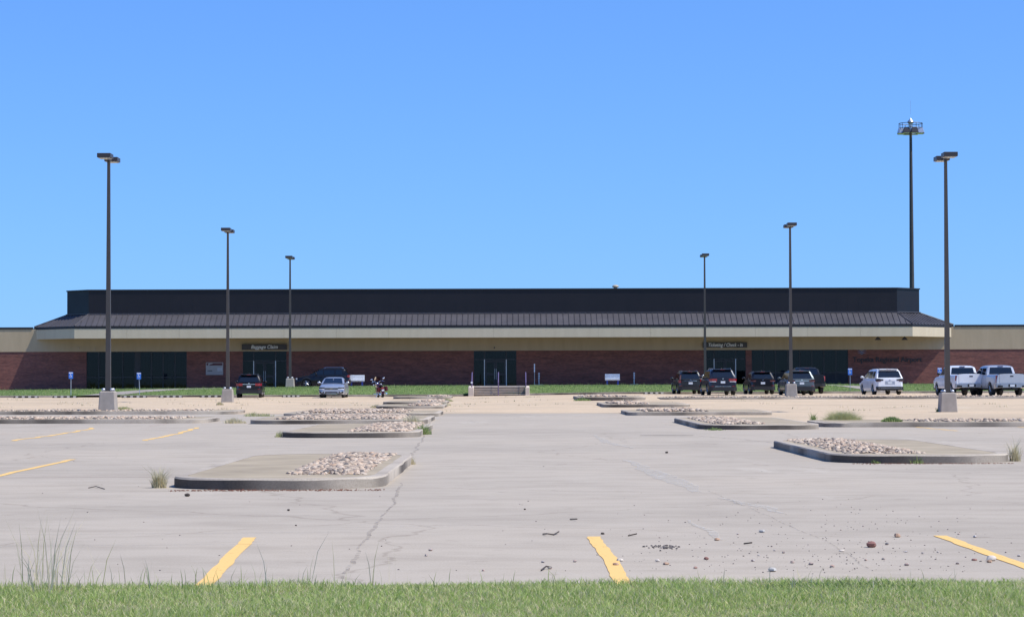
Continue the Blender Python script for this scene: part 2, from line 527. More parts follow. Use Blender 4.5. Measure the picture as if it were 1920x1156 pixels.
# paved paths crossing the bank
def path(pts, w):
    b = MB(); rows = []
    for i, (x, y) in enumerate(pts):
        rows.append([(x - w, y, bank_z(x, y) + .03), (x + w, y, bank_z(x, y) + .03)])
    b.grid(rows)
    struct(b.build('path', 'drive_concrete', smooth=True))
path([(-31.0, 176.2), (-30.6, 178), (-29.4, 181), (-27.0, 184), (-23.5, 187.5), (-18, 192)], 1.3)
path([(28.0, 176.5), (27.6, 179), (26.4, 182.5), (24.5, 186.5), (22, 192)], .9)
# near verge
struct(sheet('verge', 'soil', -30, 30, 4.0, 15.75, 25, 12, lambda x, y: .012 - .03 * (15.75 - y)))

# painted markings, 4 mm above the lot
def ribbon(name, pts, w, m, z=.004, wob=.0, seg=12):
    b = MB(); rows = []
    P = []
    for (a, c) in zip(pts, pts[1:]):
        for k in range(seg): P.append((a[0] + (c[0] - a[0]) * k / seg, a[1] + (c[1] - a[1]) * k / seg))
    P.append(pts[-1])
    for i, p in enumerate(P):
        q0, q1 = P[max(0, i - 1)], P[min(len(P) - 1, i + 1)]
        d = Vector((q1[0] - q0[0], q1[1] - q0[1])).normalized(); n = Vector((-d.y, d.x))
        off = wob * (mnoise.noise((p[0] * 1.1, p[1] * 1.1, 3.3)) + .6 * mnoise.noise((p[0] * 6, p[1] * 3, 1.3)))
        e = random.uniform(-.006, .006)
        ww = w(i / (len(P) - 1)) if callable(w) else w
        rows.append([(p[0] + n.x * (off + ww / 2 + e), p[1] + n.y * (off + ww / 2 + e), z), (p[0] + n.x * (off - ww / 2 + e), p[1] + n.y * (off - ww / 2 + e), z)])
    b.grid(rows)
    return struct(b.build(name, m))
def worn(name, c, lo, hi, sc):
    m, nt, b = new_mat(name)
    b.inputs['Base Color'].default_value = (*c, 1); b.inputs['Roughness'].default_value = .95; b.inputs['Specular IOR Level'].default_value = .1
    n = noise_node(nt, sc, 6, .75); r = ramp(nt, [(lo, (0, 0, 0)), (hi, (1, 1, 1))])
    nt.links.new(n.outputs[0], r.inputs[0]); nt.links.new(r.outputs[0], b.inputs['Alpha'])
worn('crack_dark', (.27, .235, .20), .44, .78, 7.0)
worn('yellow_worn', (.74, .48, .18), .27, .40, 11.0)
worn('tar_dark', (.11, .105, .10), .30, .5, 2.0)
worn('scuff_pale', (.56, .52, .46), .38, .68, 6.0)
for x0, x1 in ((-5.35, -5.15), (-2.29, -2.07), (.706, .757), (3.74, 3.73), (6.78, 6.76)):
    ribbon('stall_line', [(x0, 20.7), ((x0 + x1) / 2, 18.3), (x1, 15.7)], .115, 'yellow_worn', wob=.02)
for X in (-7.55, -10.6):
    ribbon('stall_line', [(X + .35, 28.5), (X + .1, 33.8), (X - .15, 41.5)], .115, 'yellow_worn', wob=.06)
for X in (-8.6, -11.65, -14.7):
    ribbon('stall_line', [(X + .1, 54.5), (X - .1, 61.6), (X - .6, 69.5)], .13, 'yellow_worn', wob=.12)
for X in (-11.0, -14.1):
    ribbon('stall_line', [(X, 71.8), (X - .1, 76)], .1, 'faded_paint')
for X in (11.6, 14.5, 17.5):
    ribbon('stall_line', [(X + .1, 62.3), (X - .1, 67.3)], .12, 'yellow_worn', wob=.05)
ribbon('row_line', [(-14, 33.75), (-4.55, 33.75)], .06, 'faded_paint')
ribbon('row_line', [(-24, 61.6), (-5.7, 61.6)], .07, 'faded_paint')
ribbon('row_line', [(8.3, 43.6), (18, 43.6)], .07, 'faded_paint')
def px_line(pts): return [tuple(G(x, y).xy) for x, y in pts]
ribbon('pavement_crack', px_line([(640, 1085), (668, 1040), (693, 1000), (735, 950), (752, 905)]), lambda t: .020 + .022 * math.sin(t * 9) ** 2, 'crack_dark', wob=.035, seg=20)
ribbon('pavement_crack', px_line([(757, 880), (775, 848), (790, 828), (800, 800), (818, 775)]), .05, 'crack_dark', wob=.06, seg=16)
ribbon('pavement_crack', px_line([(1330, 920), (1400, 950), (1480, 985), (1560, 1020), (1625, 1065)]), .014, 'crack_dark', wob=.03, seg=16)
ribbon('pavement_crack', px_line([(1200, 816), (1300, 816)]), .22, 'tar_dark', wob=.05)
ribbon('pavement_crack', px_line([(1310, 817), (1400, 824), (1455, 830)]), .09, 'crack_dark', wob=.1)
for p, w in (([(1175, 862), (1225, 885), (1275, 905), (1315, 922)], .16), ([(1115, 815), (1140, 830), (1190, 840)], .10), ([(1350, 933), (1420, 948), (1470, 962)], .08), ([(1295, 975), (1330, 1000), (1350, 1012)], .04)):
    ribbon('pale_scuff', px_line(p), lambda t, w=w: w * 2.2 * (.35 + .65 * math.sin(t * 3.1) ** 2), 'scuff_pale', wob=.08, seg=14)
for y, x0, x1 in ((838, 0, 600), (866, 0, 300), (931, 0, 600), (968, 200, 620), (1000, 0, 660), (987, 640, 900), (1022, 0, 500)):
    ribbon('pavement_joint', px_line([(x0, y + 2), ((x0 + x1) / 2, y), (x1, y - 2)]), .022, 'scuff_pale', wob=.06, seg=20)

# ------------------------------------------------------------------ stones
def stone_mesh(seed, flat=.62):
    rr = random.Random(seed)
    b = MB(); rows = []
    sx, sy = rr.uniform(.8, 1.25), rr.uniform(.75, 1.1)
    n, m = 7, 5
    base = [[None] * (n) for _ in range(m + 1)]
    for i in range(m + 1):
        a = math.pi * i / m
        for k in range(n):
            t = 2 * math.pi * k / n
            d = Vector((math.sin(a) * math.cos(t), math.sin(a) * math.sin(t), math.cos(a)))
            q = 1 + .28 * mnoise.noise(d * 1.3 + Vector((seed * 3.1, 0, 0)))
            base[i][k] = (d.x * q * sx, d.y * q * sy, d.z * q * flat)
    b.grid([r + [r[0]] for r in base])
    bo = b.build('stone_source', 'cobbles', smooth=True)
    me = bo.data
    bpy.data.objects.remove(bo)
    return me
STONES = [stone_mesh(i) for i in range(8)]
SV = [np.array([v.co[:] for v in me.vertices]) for me in STONES]
SF = [[tuple(p.vertices) for p in me.polygons] for me in STONES]
LOOSE = []
for me in STONES:
    c = me.copy(); c.materials.clear(); c.materials.append(MATS['loose_stone']); LOOSE.append(c)
def stone_pile(name, spots, m, parent=None):    # spots: (x, y, z, r)
    b = MB()
    for (x, y, z, r) in spots:
        i = random.randrange(8); a = random.uniform(0, 6.28)
        c, s = math.cos(a), math.sin(a)
        v = SV[i] * r
        b.add([(x + p[0] * c - p[1] * s, y + p[0] * s + p[1] * c, z + p[2]) for p in v], SF[i])
    o = b.build(name, m, parent, fix=False)
    o.data.shade_smooth()
    return stuff(o)

# ------------------------------------------------------------------ kerbed islands
def rrect(x0, x1, y0, y1, r, n=6, skew=0.0):
    P = []
    for cx, cy, a0 in ((x1 - r, y1 - r, 0), (x0 + r, y1 - r, 90), (x0 + r, y0 + r, 180), (x1 - r, y0 + r, 270)):
        for k in range(n + 1):
            a = R(a0 + 90 * k / n)
            P.append((cx + r * math.cos(a), cy + r * math.sin(a)))
    Q = []
    for a, c in zip(P, P[1:] + P[:1]):
        d = math.hypot(c[0] - a[0], c[1] - a[1]); k = max(1, int(d / .45)) if d < 14 else int(d / 1.5)
        for i in range(k):
            x, y = a[0] + (c[0] - a[0]) * i / k, a[1] + (c[1] - a[1]) * i / k
            w = .014 * mnoise.noise((x * 1.9, y * 1.9, 7.7))
            Q.append((x + w, y + w))
    return Q
def island(label, x0, x1, y0, y1, rock, r=1.2, stones=0, size=.06, pile=0, group=None, h=.138, base=None, mound=.05, cat='traffic island'):
    e = empty('kerbed_island', ((x0 + x1) / 2, (y0 + y1) / 2, 0))
    cx, cy = (x0 + x1) / 2, (y0 + y1) / 2
    zb = gz(cx, cy) if base is None else base
    e.location.z = zb
    out = rrect(x0 - cx, x1 - cx, y0 - cy, y1 - cy, r)
    ax, ay = (x1 - x0) / 2, (y1 - y0) / 2
    inn = [(p[0] * (ax - .16) / ax, p[1] * (ay - .16) / ay) for p in out]
    n = len(out)
    b = MB()
    vs = [(p[0], p[1], -.12) for p in out] + [(p[0], p[1], h - .022 + .012 * mnoise.noise((p[0] * 2.3, p[1] * 2.3, 0))) for p in out] + \
         [(p[0] * (1 - .012), p[1] * (1 - .004), h) for p in out] + [(p[0], p[1], h) for p in inn] + [(p[0], p[1], h - .1) for p in inn]
    fs = []
    for L in range(4):
        for i in range(n):
            j = (i + 1) % n
            fs.append((L * n + i, L * n + j, (L + 1) * n + j, (L + 1) * n + i))
    b.add(vs, fs)
    b.build('kerb', 'kerb_concrete', e, smooth=True)
    b = MB(); b.add([(p[0], p[1], h - .003) for p in inn], [tuple(range(n))])
    b.build('slab', 'island_slab', e)
    if rock:
        rx0, rx1, ry0, ry1 = rock
        area = (rx1 - rx0) * (ry1 - ry0)
        def spot():
            while True:
                x, y = random.uniform(rx0, rx1), random.uniform(ry0, ry1)
                edge = min(x - rx0, rx1 - x, (y - ry0) * .6, (ry1 - y) * .6)
                if random.random() < .35 + edge * 3: break
            rr = size * random.uniform(.55, 1.35)
            z = h - .02 + rr * .3 + mound * min(1, max(0, edge) * 2.2) * random.uniform(.3, 1)
            return (x - cx, y - cy, z, rr)
        spots = [spot() for _ in range(stones + pile)]
        spots.sort(key=lambda s: -s[3] / (s[1] + cy))
        for (x, y, z, rr) in spots[:stones]:
            o = link_mesh('stone', STONES[random.randrange(8)], e)
            o.location = (x, y, z); o.scale = (rr, rr, rr)
            o.rotation_euler = (random.uniform(-.4, .4), random.uniform(-.4, .4), random.uniform(0, 6.28))
        if pile:
            stone_pile('stone_fill', spots[stones:], 'cobbles', e)
    tag(e, label, cat, group)
    return e
IG = 'kerbed islands along the lot aisle'
island('nearest long kerbed island left of the aisle, cobbles on its right half', -4.4, -1.65, 29.75, 40.0, (-3.0, -1.95, 31.0, 39.7), 1.1, 300, .038, 1500, IG, mound=.05)
island('large kerbed island right of the aisle with cobbles and small weeds at its kerb', 5.25, 8.25, 38.4, 48.6, (5.55, 6.85, 39.2, 48.2), 1.1, 300, .040, 1500, IG, mound=.05)
island('second kerbed island left of the aisle with dark patchy kerb and weeds at its corner', -5.6, -2.25, 56.5, 68.0, (-3.95, -2.5, 57.2, 67.6), 1.1, 0, .052, 1500, IG)
island('second kerbed island right of the aisle with dark kerb and chipped pale end', 5.2, 8.5, 64.5, 77.0, (5.6, 7.0, 65.3, 76), 1.1, 0, .052, 1300, IG)
island('wide cobble covered island left of the aisle beside dry weed clump', -8.35, -2.7, 74.5, 83.5, (-7.6, -3.6, 75.2, 83.0), .9, 0, .055, 2400, IG, mound=.05)
island('cobble covered island at the edge of the tan gravel left of the aisle', -8.7, -2.8, 89.0, 97.0, (-8.2, -4.0, 89.4, 96.7), .9, 0, .055, 1900, IG, mound=.08)
island('dark kerbed island at the edge of the tan gravel right of the aisle', 4.45, 10.0, 90.5, 97.5, (5.0, 7.6, 91, 97), .5, 0, .08, 200, IG)
island('flat kerbed island in the tan gravel with dry weeds along its front kerb', -6.5, -3.3, 112, 121, (-5.0, -3.6, 112.5, 120.5), .8, 0, .09, 260, IG)
island('small kerbed island in tan gravel with rust stained corner', 4.4, 8.6, 113.5, 124, (4.8, 6.6, 114, 123.5), .9, 0, .09, 260, IG)
island('flat kerbed island between dry weeds and the furthest left island', -7.2, -3.7, 131, 140, (-5.2, -3.9, 131.4, 139.5), .8, 0, .09, 240, IG)
island('kerbed island with green weeds at its kerb below the entrance steps', 3.9, 8.0, 141, 152, (4.2, 7.0, 142, 151.5), .9, 0, .09, 280, IG)
island('furthest kerbed island left of the aisle, next to the motorcycle', -8.1, -4.2, 160, 168, (-5.9, -4.5, 160.4, 167.5), .8, 0, .09, 200, IG)
SG = 'long cobbled strips dividing the lot'
island('long pale kerbed cobble strip across the left side, ending at a dry tuft', -40, -10.0, 76.5, 81.5, (-40, -10.8, 77.0, 81.2), .6, 0, .055, 2600, SG, mound=.02, cat='planting strip')
island('long kerbed cobble strip under the tall left lamp post', -45, -11.4, 96.9, 101.5, (-45, -12.5, 97.2, 101.2), .6, 0, .055, 1500, SG, mound=.02, cat='planting strip')
island('long pale kerbed cobble strip with pale bush at its end', 8.9, 42, 67.4, 72.0, (11.6, 42, 68.2, 71.7), .6, 0, .055, 2300, SG, mound=.02, cat='planting strip')
island('long kerbed cobble strip in front of the dark parked cars', 9.0, 46, 142.5, 147.5, (9.4, 46, 142.9, 147), .6, 0, .065, 1800, SG, mound=.02, base=.15, cat='planting strip')

# ------------------------------------------------------------------ terminal building
WY, FY = 201.0, 197.0          # wall plane and fascia plane
WS, FS = F / WY, F / FY
def WX(x): return (x - 960) / WS
def WZ(x, y): return CAMH + (712 - .0027 * (x - 960) - y) / WS
T = empty('terminal_building', (-1.5, WY, .9))
T0 = Vector((-1.5, WY, .9))
tag(T, 'long low brick terminal with beige band, dark metal roof and parapet', 'building')
def tb(b, name, m, parent=T, smooth=False, bevel=0):
    o = b.build(name, m, parent, smooth, bevel)
    if parent is T: o.location = -T0
    return o
ZB = 3.87                      # top of the brick
EZ0, EZ1, RZ, PZ = 4.92, 5.74, 6.96, 8.97
XL, XR = -60.0, 60.0
openings = [(WX(162), WX(350), .72, ZB), (WX(455), WX(537), .70, ZB), (WX(888), WX(968), .80, ZB), (WX(1324), WX(1398), .80, ZB), (WX(1409), WX(1590), .80, ZB)]
b = MB(); x = XL
for (a, c, z0, z1) in openings:
    b.box(x, a, WY, WY + .3, -.2, ZB)
    b.box(a, c, WY, WY + .3, -.2, z0)
    x = c
b.box(x, XR, WY, WY + .3, -.2, ZB)
tb(b, 'brick_wall', 'brick')
b = MB(); b.box(XL, XR, WY - .045, WY + .3, ZB + .002, EZ1 + .05); tb(b, 'upper_wall', 'beige_stucco')
for (a, c) in ((XL, -40.80), (37.70, XR)):
    b = MB(); b.box(a, c, WY - .09, WY + .34, EZ1 + .052, EZ1 + .22)
    tb(b, 'wing_coping', 'eave_metal')
b = MB(); b.box(XL, XR, WY + .4, WY + 40, -.2, EZ1 + .1); tb(b, 'rear_block', 'interior_dark')
# canopy soffit + fascia panels + eave + roof + parapet; plan is a front with chamfered corners
eave = [(-40.7, WY + 12), (-40.7, WY + .2), (-36.5, FY), (33.4, FY), (37.6, WY + .2), (37.6, WY + 12)]
para = [(-37.9, WY + 12), (-37.9, 201.2), (-35.67, 199.0), (32.45, 199.0), (34.7, 201.2), (34.7, WY + 12)]
b = MB(); b.add([(p[0], p[1], EZ0 + .03) for p in eave], [tuple(range(6))]); tb(b, 'soffit', 'beige_stucco')
fas = empty('fascia'); fas.parent = T; fas.location = -T0
for i in range(5):
    p, q = Vector(eave[i]), Vector(eave[i + 1])
    L = (q - p).length
    n = max(1, round(L / 4.4)) if i == 2 else 1
    d = (q - p).normalized(); nn = Vector((d.y, -d.x))
    for k in range(n):
        a = p + d * (L * k / n + (.005 if k else 0)); c = p + d * (L * (k + 1) / n - (.005 if k < n - 1 else 0))
        b = MB()
        o_ = nn * .0; i_ = nn * -.12
        b.prism([tuple(a + o_), tuple(c + o_), tuple(c + i_), tuple(a + i_)], EZ0, EZ1)
        b.build('fascia_panel', 'fascia_stucco', fas)
b = MB()
big = [(-40.72, WY + 12), (-40.72, WY + .19), (-36.508, FY - .02), (33.408, FY - .02), (37.62, WY + .19), (37.62, WY + 12)]
b.prism(big, EZ1 + .002, EZ1 + .19); tb(b, 'eave_trim', 'eave_metal')
ez = EZ1 + .20
roof = empty('roof'); roof.parent = T; roof.location = -T0
for i in range(5):
    p0, p1 = Vector((*eave[i], ez)), Vector((*eave[i + 1], ez))
    q0, q1 = Vector((*para[i], RZ)), Vector((*para[i + 1], RZ))
    base = (p1 - p0); L = base.length; d = base.normalized()
    up = (q0 - p0); up = (up - d * up.dot(d)); H_ = up.length; u = up.normalized()
    nrm = d.cross(u)
    t0 = (q0 - p0).dot(d); t1 = (q1 - p0).dot(d)
    n = max(2, round(L / .468))
    for k in range(n):
        a, c = L * k / n + .012, L * (k + 1) / n - .012
        # clip the panel by the two hips
        def top_at(s):
            h0 = H_
            if s < t0: h0 = min(h0, H_ * s / t0)
            if s > t1: h0 = min(h0, H_ * (L - s) / (L - t1))
            return max(.02, h0)
        ha, hc = top_at(a), top_at(c)
        poly = [(a, 0), (c, 0), (c, hc), (a, ha)]
        b = MB()
        lo = [p0 + d * s + u * h for s, h in poly]; hi = [v + nrm * .02 for v in lo]
        b.add(lo + hi, [(3, 2, 1, 0), (4, 5, 6, 7), (0, 1, 5, 4), (1, 2, 6, 5), (2, 3, 7, 6), (3, 0, 4, 7)])
        # standing seam on the panel's right edge
        w = .012
        e0, e1 = p0 + d * (c - w), p0 + d * (c + w)
        e2, e3 = e1 + u * hc, e0 + u * hc
        b.add([e0, e1, e2, e3] + [v + nrm * .075 for v in (e0, e1, e2, e3)], [(3, 2, 1, 0), (4, 5, 6, 7), (0, 1, 5, 4), (1, 2, 6, 5), (2, 3, 7, 6), (3, 0, 4, 7)])
        b.build('roof_panel', 'roof_metal', roof)
b = MB()
b.add([(p[0], p[1], ez - .01) for p in eave] + [(p[0], p[1], RZ - .02) for p in para], [(i, i + 1, 7 + i, 6 + i) for i in range(5)])
b.build('roof_deck', 'eave_metal', roof)
for i in (1, 2, 3, 4):
    b = MB()
    a, c = Vector((*eave[i], ez + .05)), Vector((*para[i], RZ + .04))
    b.tube([a, c], .06, 6)
    b.build('hip_cap', 'roof_metal', roof)
b = MB()
b.add([(p[0], p[1], RZ - .1) for p in para] + [(p[0], p[1], PZ) for p in para], [(i, i + 1, 7 + i, 6 + i) for i in range(5)])
b.add([(p[0], p[1], PZ - .02) for p in para], [tuple(range(6))])
for k in range(0, 75):         # slim joints of the wall sheets
    xx = -35.2 + k * .92
    if xx < 32.2: b.box(xx, xx + .012, 198.995, 199.0, RZ, PZ - .2)
tb(b, 'parapet', 'parapet_metal')
b = MB()
g = .07
cap = [(p[0] + (-g if k < 3 else g), p[1] - (g if 0 < k < 5 else 0)) for k, p in enumerate(para)]
b.prism(cap, PZ + .0, PZ + .10); tb(b, 'parapet_coping', 'eave_metal')
b = MB()
led = [(p[0] + (-.10 if k < 3 else .10), p[1] - (.10 if 0 < k < 5 else 0)) for k, p in enumerate(para)]
b.prism(led, RZ + .03, RZ + .10); tb(b, 'roof_flashing', 'roof_metal')
vx = at(1154, 540, 207).x; vz = at(1154, 545, 207).z - .08
b = MB(); b.lathe([(.17, -.6), (.17, .38), (.27, .39), (.30, .45), (.24, .55), (.1, .60)], 14, c=(vx, 207, vz))
tb(b, 'roof_vent', 'vent_tan', smooth=True)

# windows and entrances
def glazing(name, a, c, z0, z1, xs, bars, kind, blinds=(), door=None):
    """frame bars at xs and heights bars, one pane in every field"""
    w = empty(name); w.parent = T; w.location = -T0
    yy = WY + .12
    f = MB(); t = .045
    zs = [z0] + list(bars) + [z1]
    for x in xs: f.box(x - t, x + t, yy - .05, yy + .05, z0, z1)
    for i, z in enumerate(zs):
        tt = t if 0 < i < len(zs) - 1 else .06
        for x0, x1 in zip(xs, xs[1:]): f.box(x0 + t, x1 - t, yy - .047, yy + .047, max(z0, z - tt), min(z1, z + tt))
    f.build('frame', 'bronze_frame', w)
    for x0, x1 in zip(xs, xs[1:]):
        for z_0, z_1 in zip(zs, zs[1:]):
            p = MB(); p.box(x0 + t, x1 - t, yy - .006, yy + .006, z_0 + t, z_1 - t)
            p.build('pane', 'window_glass', w)
    for (x0, x1, z_0, z_1) in blinds:
        p = MB()
        n = max(2, int((x1 - x0) / .13))
        for k in range(n):
            xa = x0 + (x1 - x0) * k / n
            p.add([(xa, yy + .13, z_0), (xa + .115, yy + .17, z_0), (xa + .115, yy + .17, z_1), (xa, yy + .13, z_1)], [(0, 1, 2, 3)])
        p.build('blind', 'blind_pale', w)
    return w
xs = [WX(v) for v in (162, 185, 207, 230, 253)] + [WX(v) for v in (262, 283.5, 305.5, 328, 350)]
zb = [WZ(250, 707)]
glazing('window', xs[0], xs[-1], .72, ZB, xs, zb, 'w', [(xs[0] + .06, xs[2], WZ(200, 703), ZB - .05), (xs[5] + .05, xs[9] - .05, WZ(300, 703), ZB - .05), (xs[6], xs[8] - .4, .75, WZ(300, 711))])
b = MB(); b.box(xs[4] + .05, xs[5] - .05, WY + .05, WY + .2, .72, ZB); o = tb(b, 'window_post', 'bronze_frame')
xs = [WX(1409 + i * 22.6) for i in range(9)]
glazing('window', xs[0], xs[-1], .80, ZB, xs, [WZ(1500, 698)], 'w', [(xs[0] + .06, xs[-1] - .06, WZ(1500, 696), ZB - .05)])
b = MB(); b.box(xs[0] + .05, xs[-1] - .05, WY + .10, WY + .112, .81, WZ(1500, 700)); tb(b, 'window_apron', 'interior_dark')
def entrance(x0, xa, xb, x1, ytr, handle, blinds):
    X0, XA, XB, X1 = WX(x0), WX(xa), WX(xb), WX(x1)
    zt = WZ((x0 + x1) / 2, ytr)
    z0 = drive_z(X0) - .05
    w = glazing('entrance', X0, X1, z0, ZB, [X0, XA, XB, X1], [zt], 'd', blinds)
    f = MB()
    for x in (XA, XB): f.box(x - .035, x + .035, WY - .0, WY + .06, z0, zt)
    f.build('door_jamb', 'aluminium', w)
    XM = (XA + XB) / 2
    for s0, s1, hx in ((XA + .07, XM - .01, XM - .07), (XM + .01, XB - .07, XM + .07)):
        d = MB(); y0, y1 = WY + .03, WY + .08
        d.box(s0, s0 + .12, y0, y1, z0, zt - .1); d.box(s1 - .12, s1, y0, y1, z0, zt - .1)
        for za, zc in ((z0, z0 + .22), (z0 + .93, z0 + 1.13), (zt - .25, zt - .1)): d.box(s0 + .12, s1 - .12, y0 + .002, y1 - .002, za, zc)
        do = d.build('door', 'bronze_frame', w)
        h = MB(); h.tube([(hx, WY - .03, z0 + .6), (hx, WY - .03, z0 + 1.5)], .017, 6)
        h.build('handle', 'aluminium', do)
    return w
entrance(455, 475.5, 516.5, 537, 676, True, ())
entrance(888, 908, 949, 968, 673.5, True, ((WX(889), WX(967), 1.0, ZB - .05),))
entrance(1324, 1338.5, 1379, 1398, 672.5, True, ((WX(1325), WX(1378), 1.9, ZB - .05),))
# signs on the building: parts fixed to it are things of their own
def sign_box(x0, x1, y0, y1, s, label, tx0, tx1):
    xc = (x0 + x1) / 2
    X0, X1 = WX(x0), WX(x1); z0, z1 = WZ(xc, y1), WZ(xc, y0)
    e = empty('fascia_sign', ((X0 + X1) / 2, WY - .05, z0))
    b = MB(); b.box((X0 - X1) / 2, (X1 - X0) / 2, -.26, -.002, 0, z1 - z0); b.build('board', 'sign_brown', e, bevel=.012)
    tc = (WX(tx0) + WX(tx1)) / 2 - (X0 + X1) / 2
    text_mesh('lettering', s, .42, 'letter_white', e, (tc, -.275, (z1 - z0) / 2 - .13), shear=.25, extrude=.012, offset=.006, width=WX(tx1) - WX(tx0))
    tag(e, label, 'sign')
sign_box(454, 538, 645, 655.5, 'Baggage Claim', 'brown sign box lettered Baggage Claim above dark entrance', 471, 521)
sign_box(1317, 1400, 641.5, 651.5, 'Ticketing / Check - in', 'brown sign box lettered Ticketing / Check - in above entrance', 1327, 1391)
e = empty('wall_lettering', (WX(1663), WY - .002, WZ(1663, 678)))
text_mesh('lettering', 'Topeka Regional Airport', .62, 'letter_dark', e, (0, -.03, 0), extrude=.025, offset=.008, spacing=.95, width=WX(1728) - WX(1598))
tag(e, 'dark raised letters reading Topeka Regional Airport on shaded brick', 'lettering')
e2 = empty('wall_emblem', (WX(1615.5), WY - .002, WZ(1615, 664)))
for k, dz in enumerate((0, .15, .29)):
    b = MB()
    for s in (-1, 1):
        rows = []
        for i in range(9):
            t = i / 8
            xx = s * t * (.42 - .05 * (2 - k)); zz = dz + .13 * math.sin(t * 2.2) * (1 - .25 * t)
            th = .055 * (1 - t * .8)
            rows.append([(xx, -.03, zz), (xx, -.03, zz + th)])
        b.grid(rows)
    b.build('wing_stroke', 'bird_blue' if k < 2 else 'panel_grey', e2)
tag(e2, 'blue stacked bird wing emblem above the airport lettering', 'emblem')
def plaque():
    X0, X1 = WX(386), WX(418.5); z0, z1 = WZ(400, 702.5), WZ(400, 679)
    e = empty('wall_plaque', ((X0 + X1) / 2, WY - .002, z0)); w = (X1 - X0) / 2; h = z1 - z0
    b = MB(); b.box(-w, w, -.05, 0, 0, h); b.build('board', 'panel_grey', e, bevel=.01)
    b = MB(); b.box(-w + .06, w - .06, -.056, -.052, h - .26, h - .06); b.build('header', 'panel_maroon', e)
    b = MB(); b.add([(-w + .16, -.058, h - .24), (-w + .30, -.058, h - .24), (-w + .36, -.058, h - .17), (-w + .62, -.058, h - .10), (-w + .56, -.058, h - .07), (-w + .24, -.058, h - .08)], [(0, 1, 2, 3, 4, 5)]); b.build('emblem', 'panel_grey', e)
    b = MB(); b.box(w - .5, w - .1, -.054, -.0515, .32, .62); b.build('inset', 'blind_pale', e)
    for k in range(4):             # small dark print, too blurred in the photograph to read
        b = MB(); b.box(-w + .15 + k * .105, -w + .225 + k * .105, -.054, -.0515, .31, .40); b.build('print_mark', 'letter_dark', e)
    tag(e, 'pale grey wall plaque with maroon header beside the Baggage Claim doors', 'plaque')
plaque()
for i, (x, y) in enumerate(((1646, 634), (1696, 634))):
    p = at(x, y, FY + 1.3)
    e = empty('floodlight', (p.x, p.y, EZ0 + .02))
    b = MB(); b.tube([(0, 0, 0), (0, 0, -.10)], .04, 6); b.build('bracket', 'head_bronze', e)
    b = MB(); b.frustum(0, 0, -.30, -.08, .26, .13, .10, .10); b.build('housing', 'head_bronze', e)
    tag(e, 'small dark floodlight hanging under the right end of the canopy', 'floodlight', 'floodlights under the canopy end')
for x, y in ((147, 652), (178, 654)):
    p = at(x, y, WY - .2)
    e = empty('wall_spotlight', (p.x, WY - .045, p.z))
    b = MB(); b.box(-.05, .05, -.06, 0, -.06, .06); b.build('bracket', 'head_bronze', e)
    b = MB(); b.lathe([(.04, 0), (.08, -.16), (.085, -.2)], 10, axis='Y', c=(0, -.05, -.02)); b.build('housing', 'vent_tan', e)
    tag(e, 'tiny spotlight on the beige wall above the left windows', 'spotlight', 'wall spotlights above left windows')
p = at(927, 651, WY - .1)
e = empty('security_camera', (p.x, WY - .045, p.z))
b = MB(); b.box(-.03, .03, -.05, 0, -.03, .05); b.build('bracket', 'head_bronze', e)
b = MB(); b.lathe([(.05, 0), (.06, -.10), (.04, -.14)], 10, axis='Y', c=(0, -.04, -.03)); b.build('housing', 'head_bronze', e)
tag(e, 'tiny dark camera on the beige band above the central doors', 'camera')

# ------------------------------------------------------------------ entrance steps, rails
SX0, SX1 = (889 - 960) * 178 / F, (984 - 960) * 178 / F
e = empty('entrance_steps', ((SX0 + SX1) / 2, 177, gz(-1, 176)))
o0 = Vector(e.location)
zlo, zhi = gz(-1, 176), drive_z(0)
N = 5
for k in range(N):
    z0 = zlo + (zhi - zlo) * k / N; z1 = zlo + (zhi - zlo) * (k + 1) / N
    y = 176.3 + k * .36
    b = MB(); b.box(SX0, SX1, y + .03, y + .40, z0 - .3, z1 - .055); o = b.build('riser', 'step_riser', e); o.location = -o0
    b = MB(); b.box(SX0, SX1, y, y + .42, z1 - .053, z1); o = b.build('tread', 'step_concrete', e); o.location = -o0
b = MB(); b.box(SX0, SX1, 176.3 + N * .36, 192, zhi - .3, zhi + .02); o = b.build('landing', 'drive_concrete', e); o.location = -o0
for x0, x1 in ((SX0 - .42, SX0 - .02), (SX1 + .02, SX1 + .32)):
    b = MB()
    b.add([(x0, 176.0, zlo - .2), (x1, 176.0, zlo - .2), (x1, 178.6, zlo - .2), (x0, 178.6, zlo - .2), (x0, 176.0, zlo + .62), (x1, 176.0, zlo + .62), (x1, 178.6, zhi + .06), (x0, 178.6, zhi + .06)],
          [(0, 3, 2, 1), (4, 5, 6, 7), (0, 1, 5, 4), (1, 2, 6, 5), (2, 3, 7, 6), (3, 0, 4, 7)])
    o = b.build('cheek_wall', 'step_concrete', e, bevel=.02); o.location = -o0
tag(e, 'short flight of concrete steps up to the central entrance', 'steps')
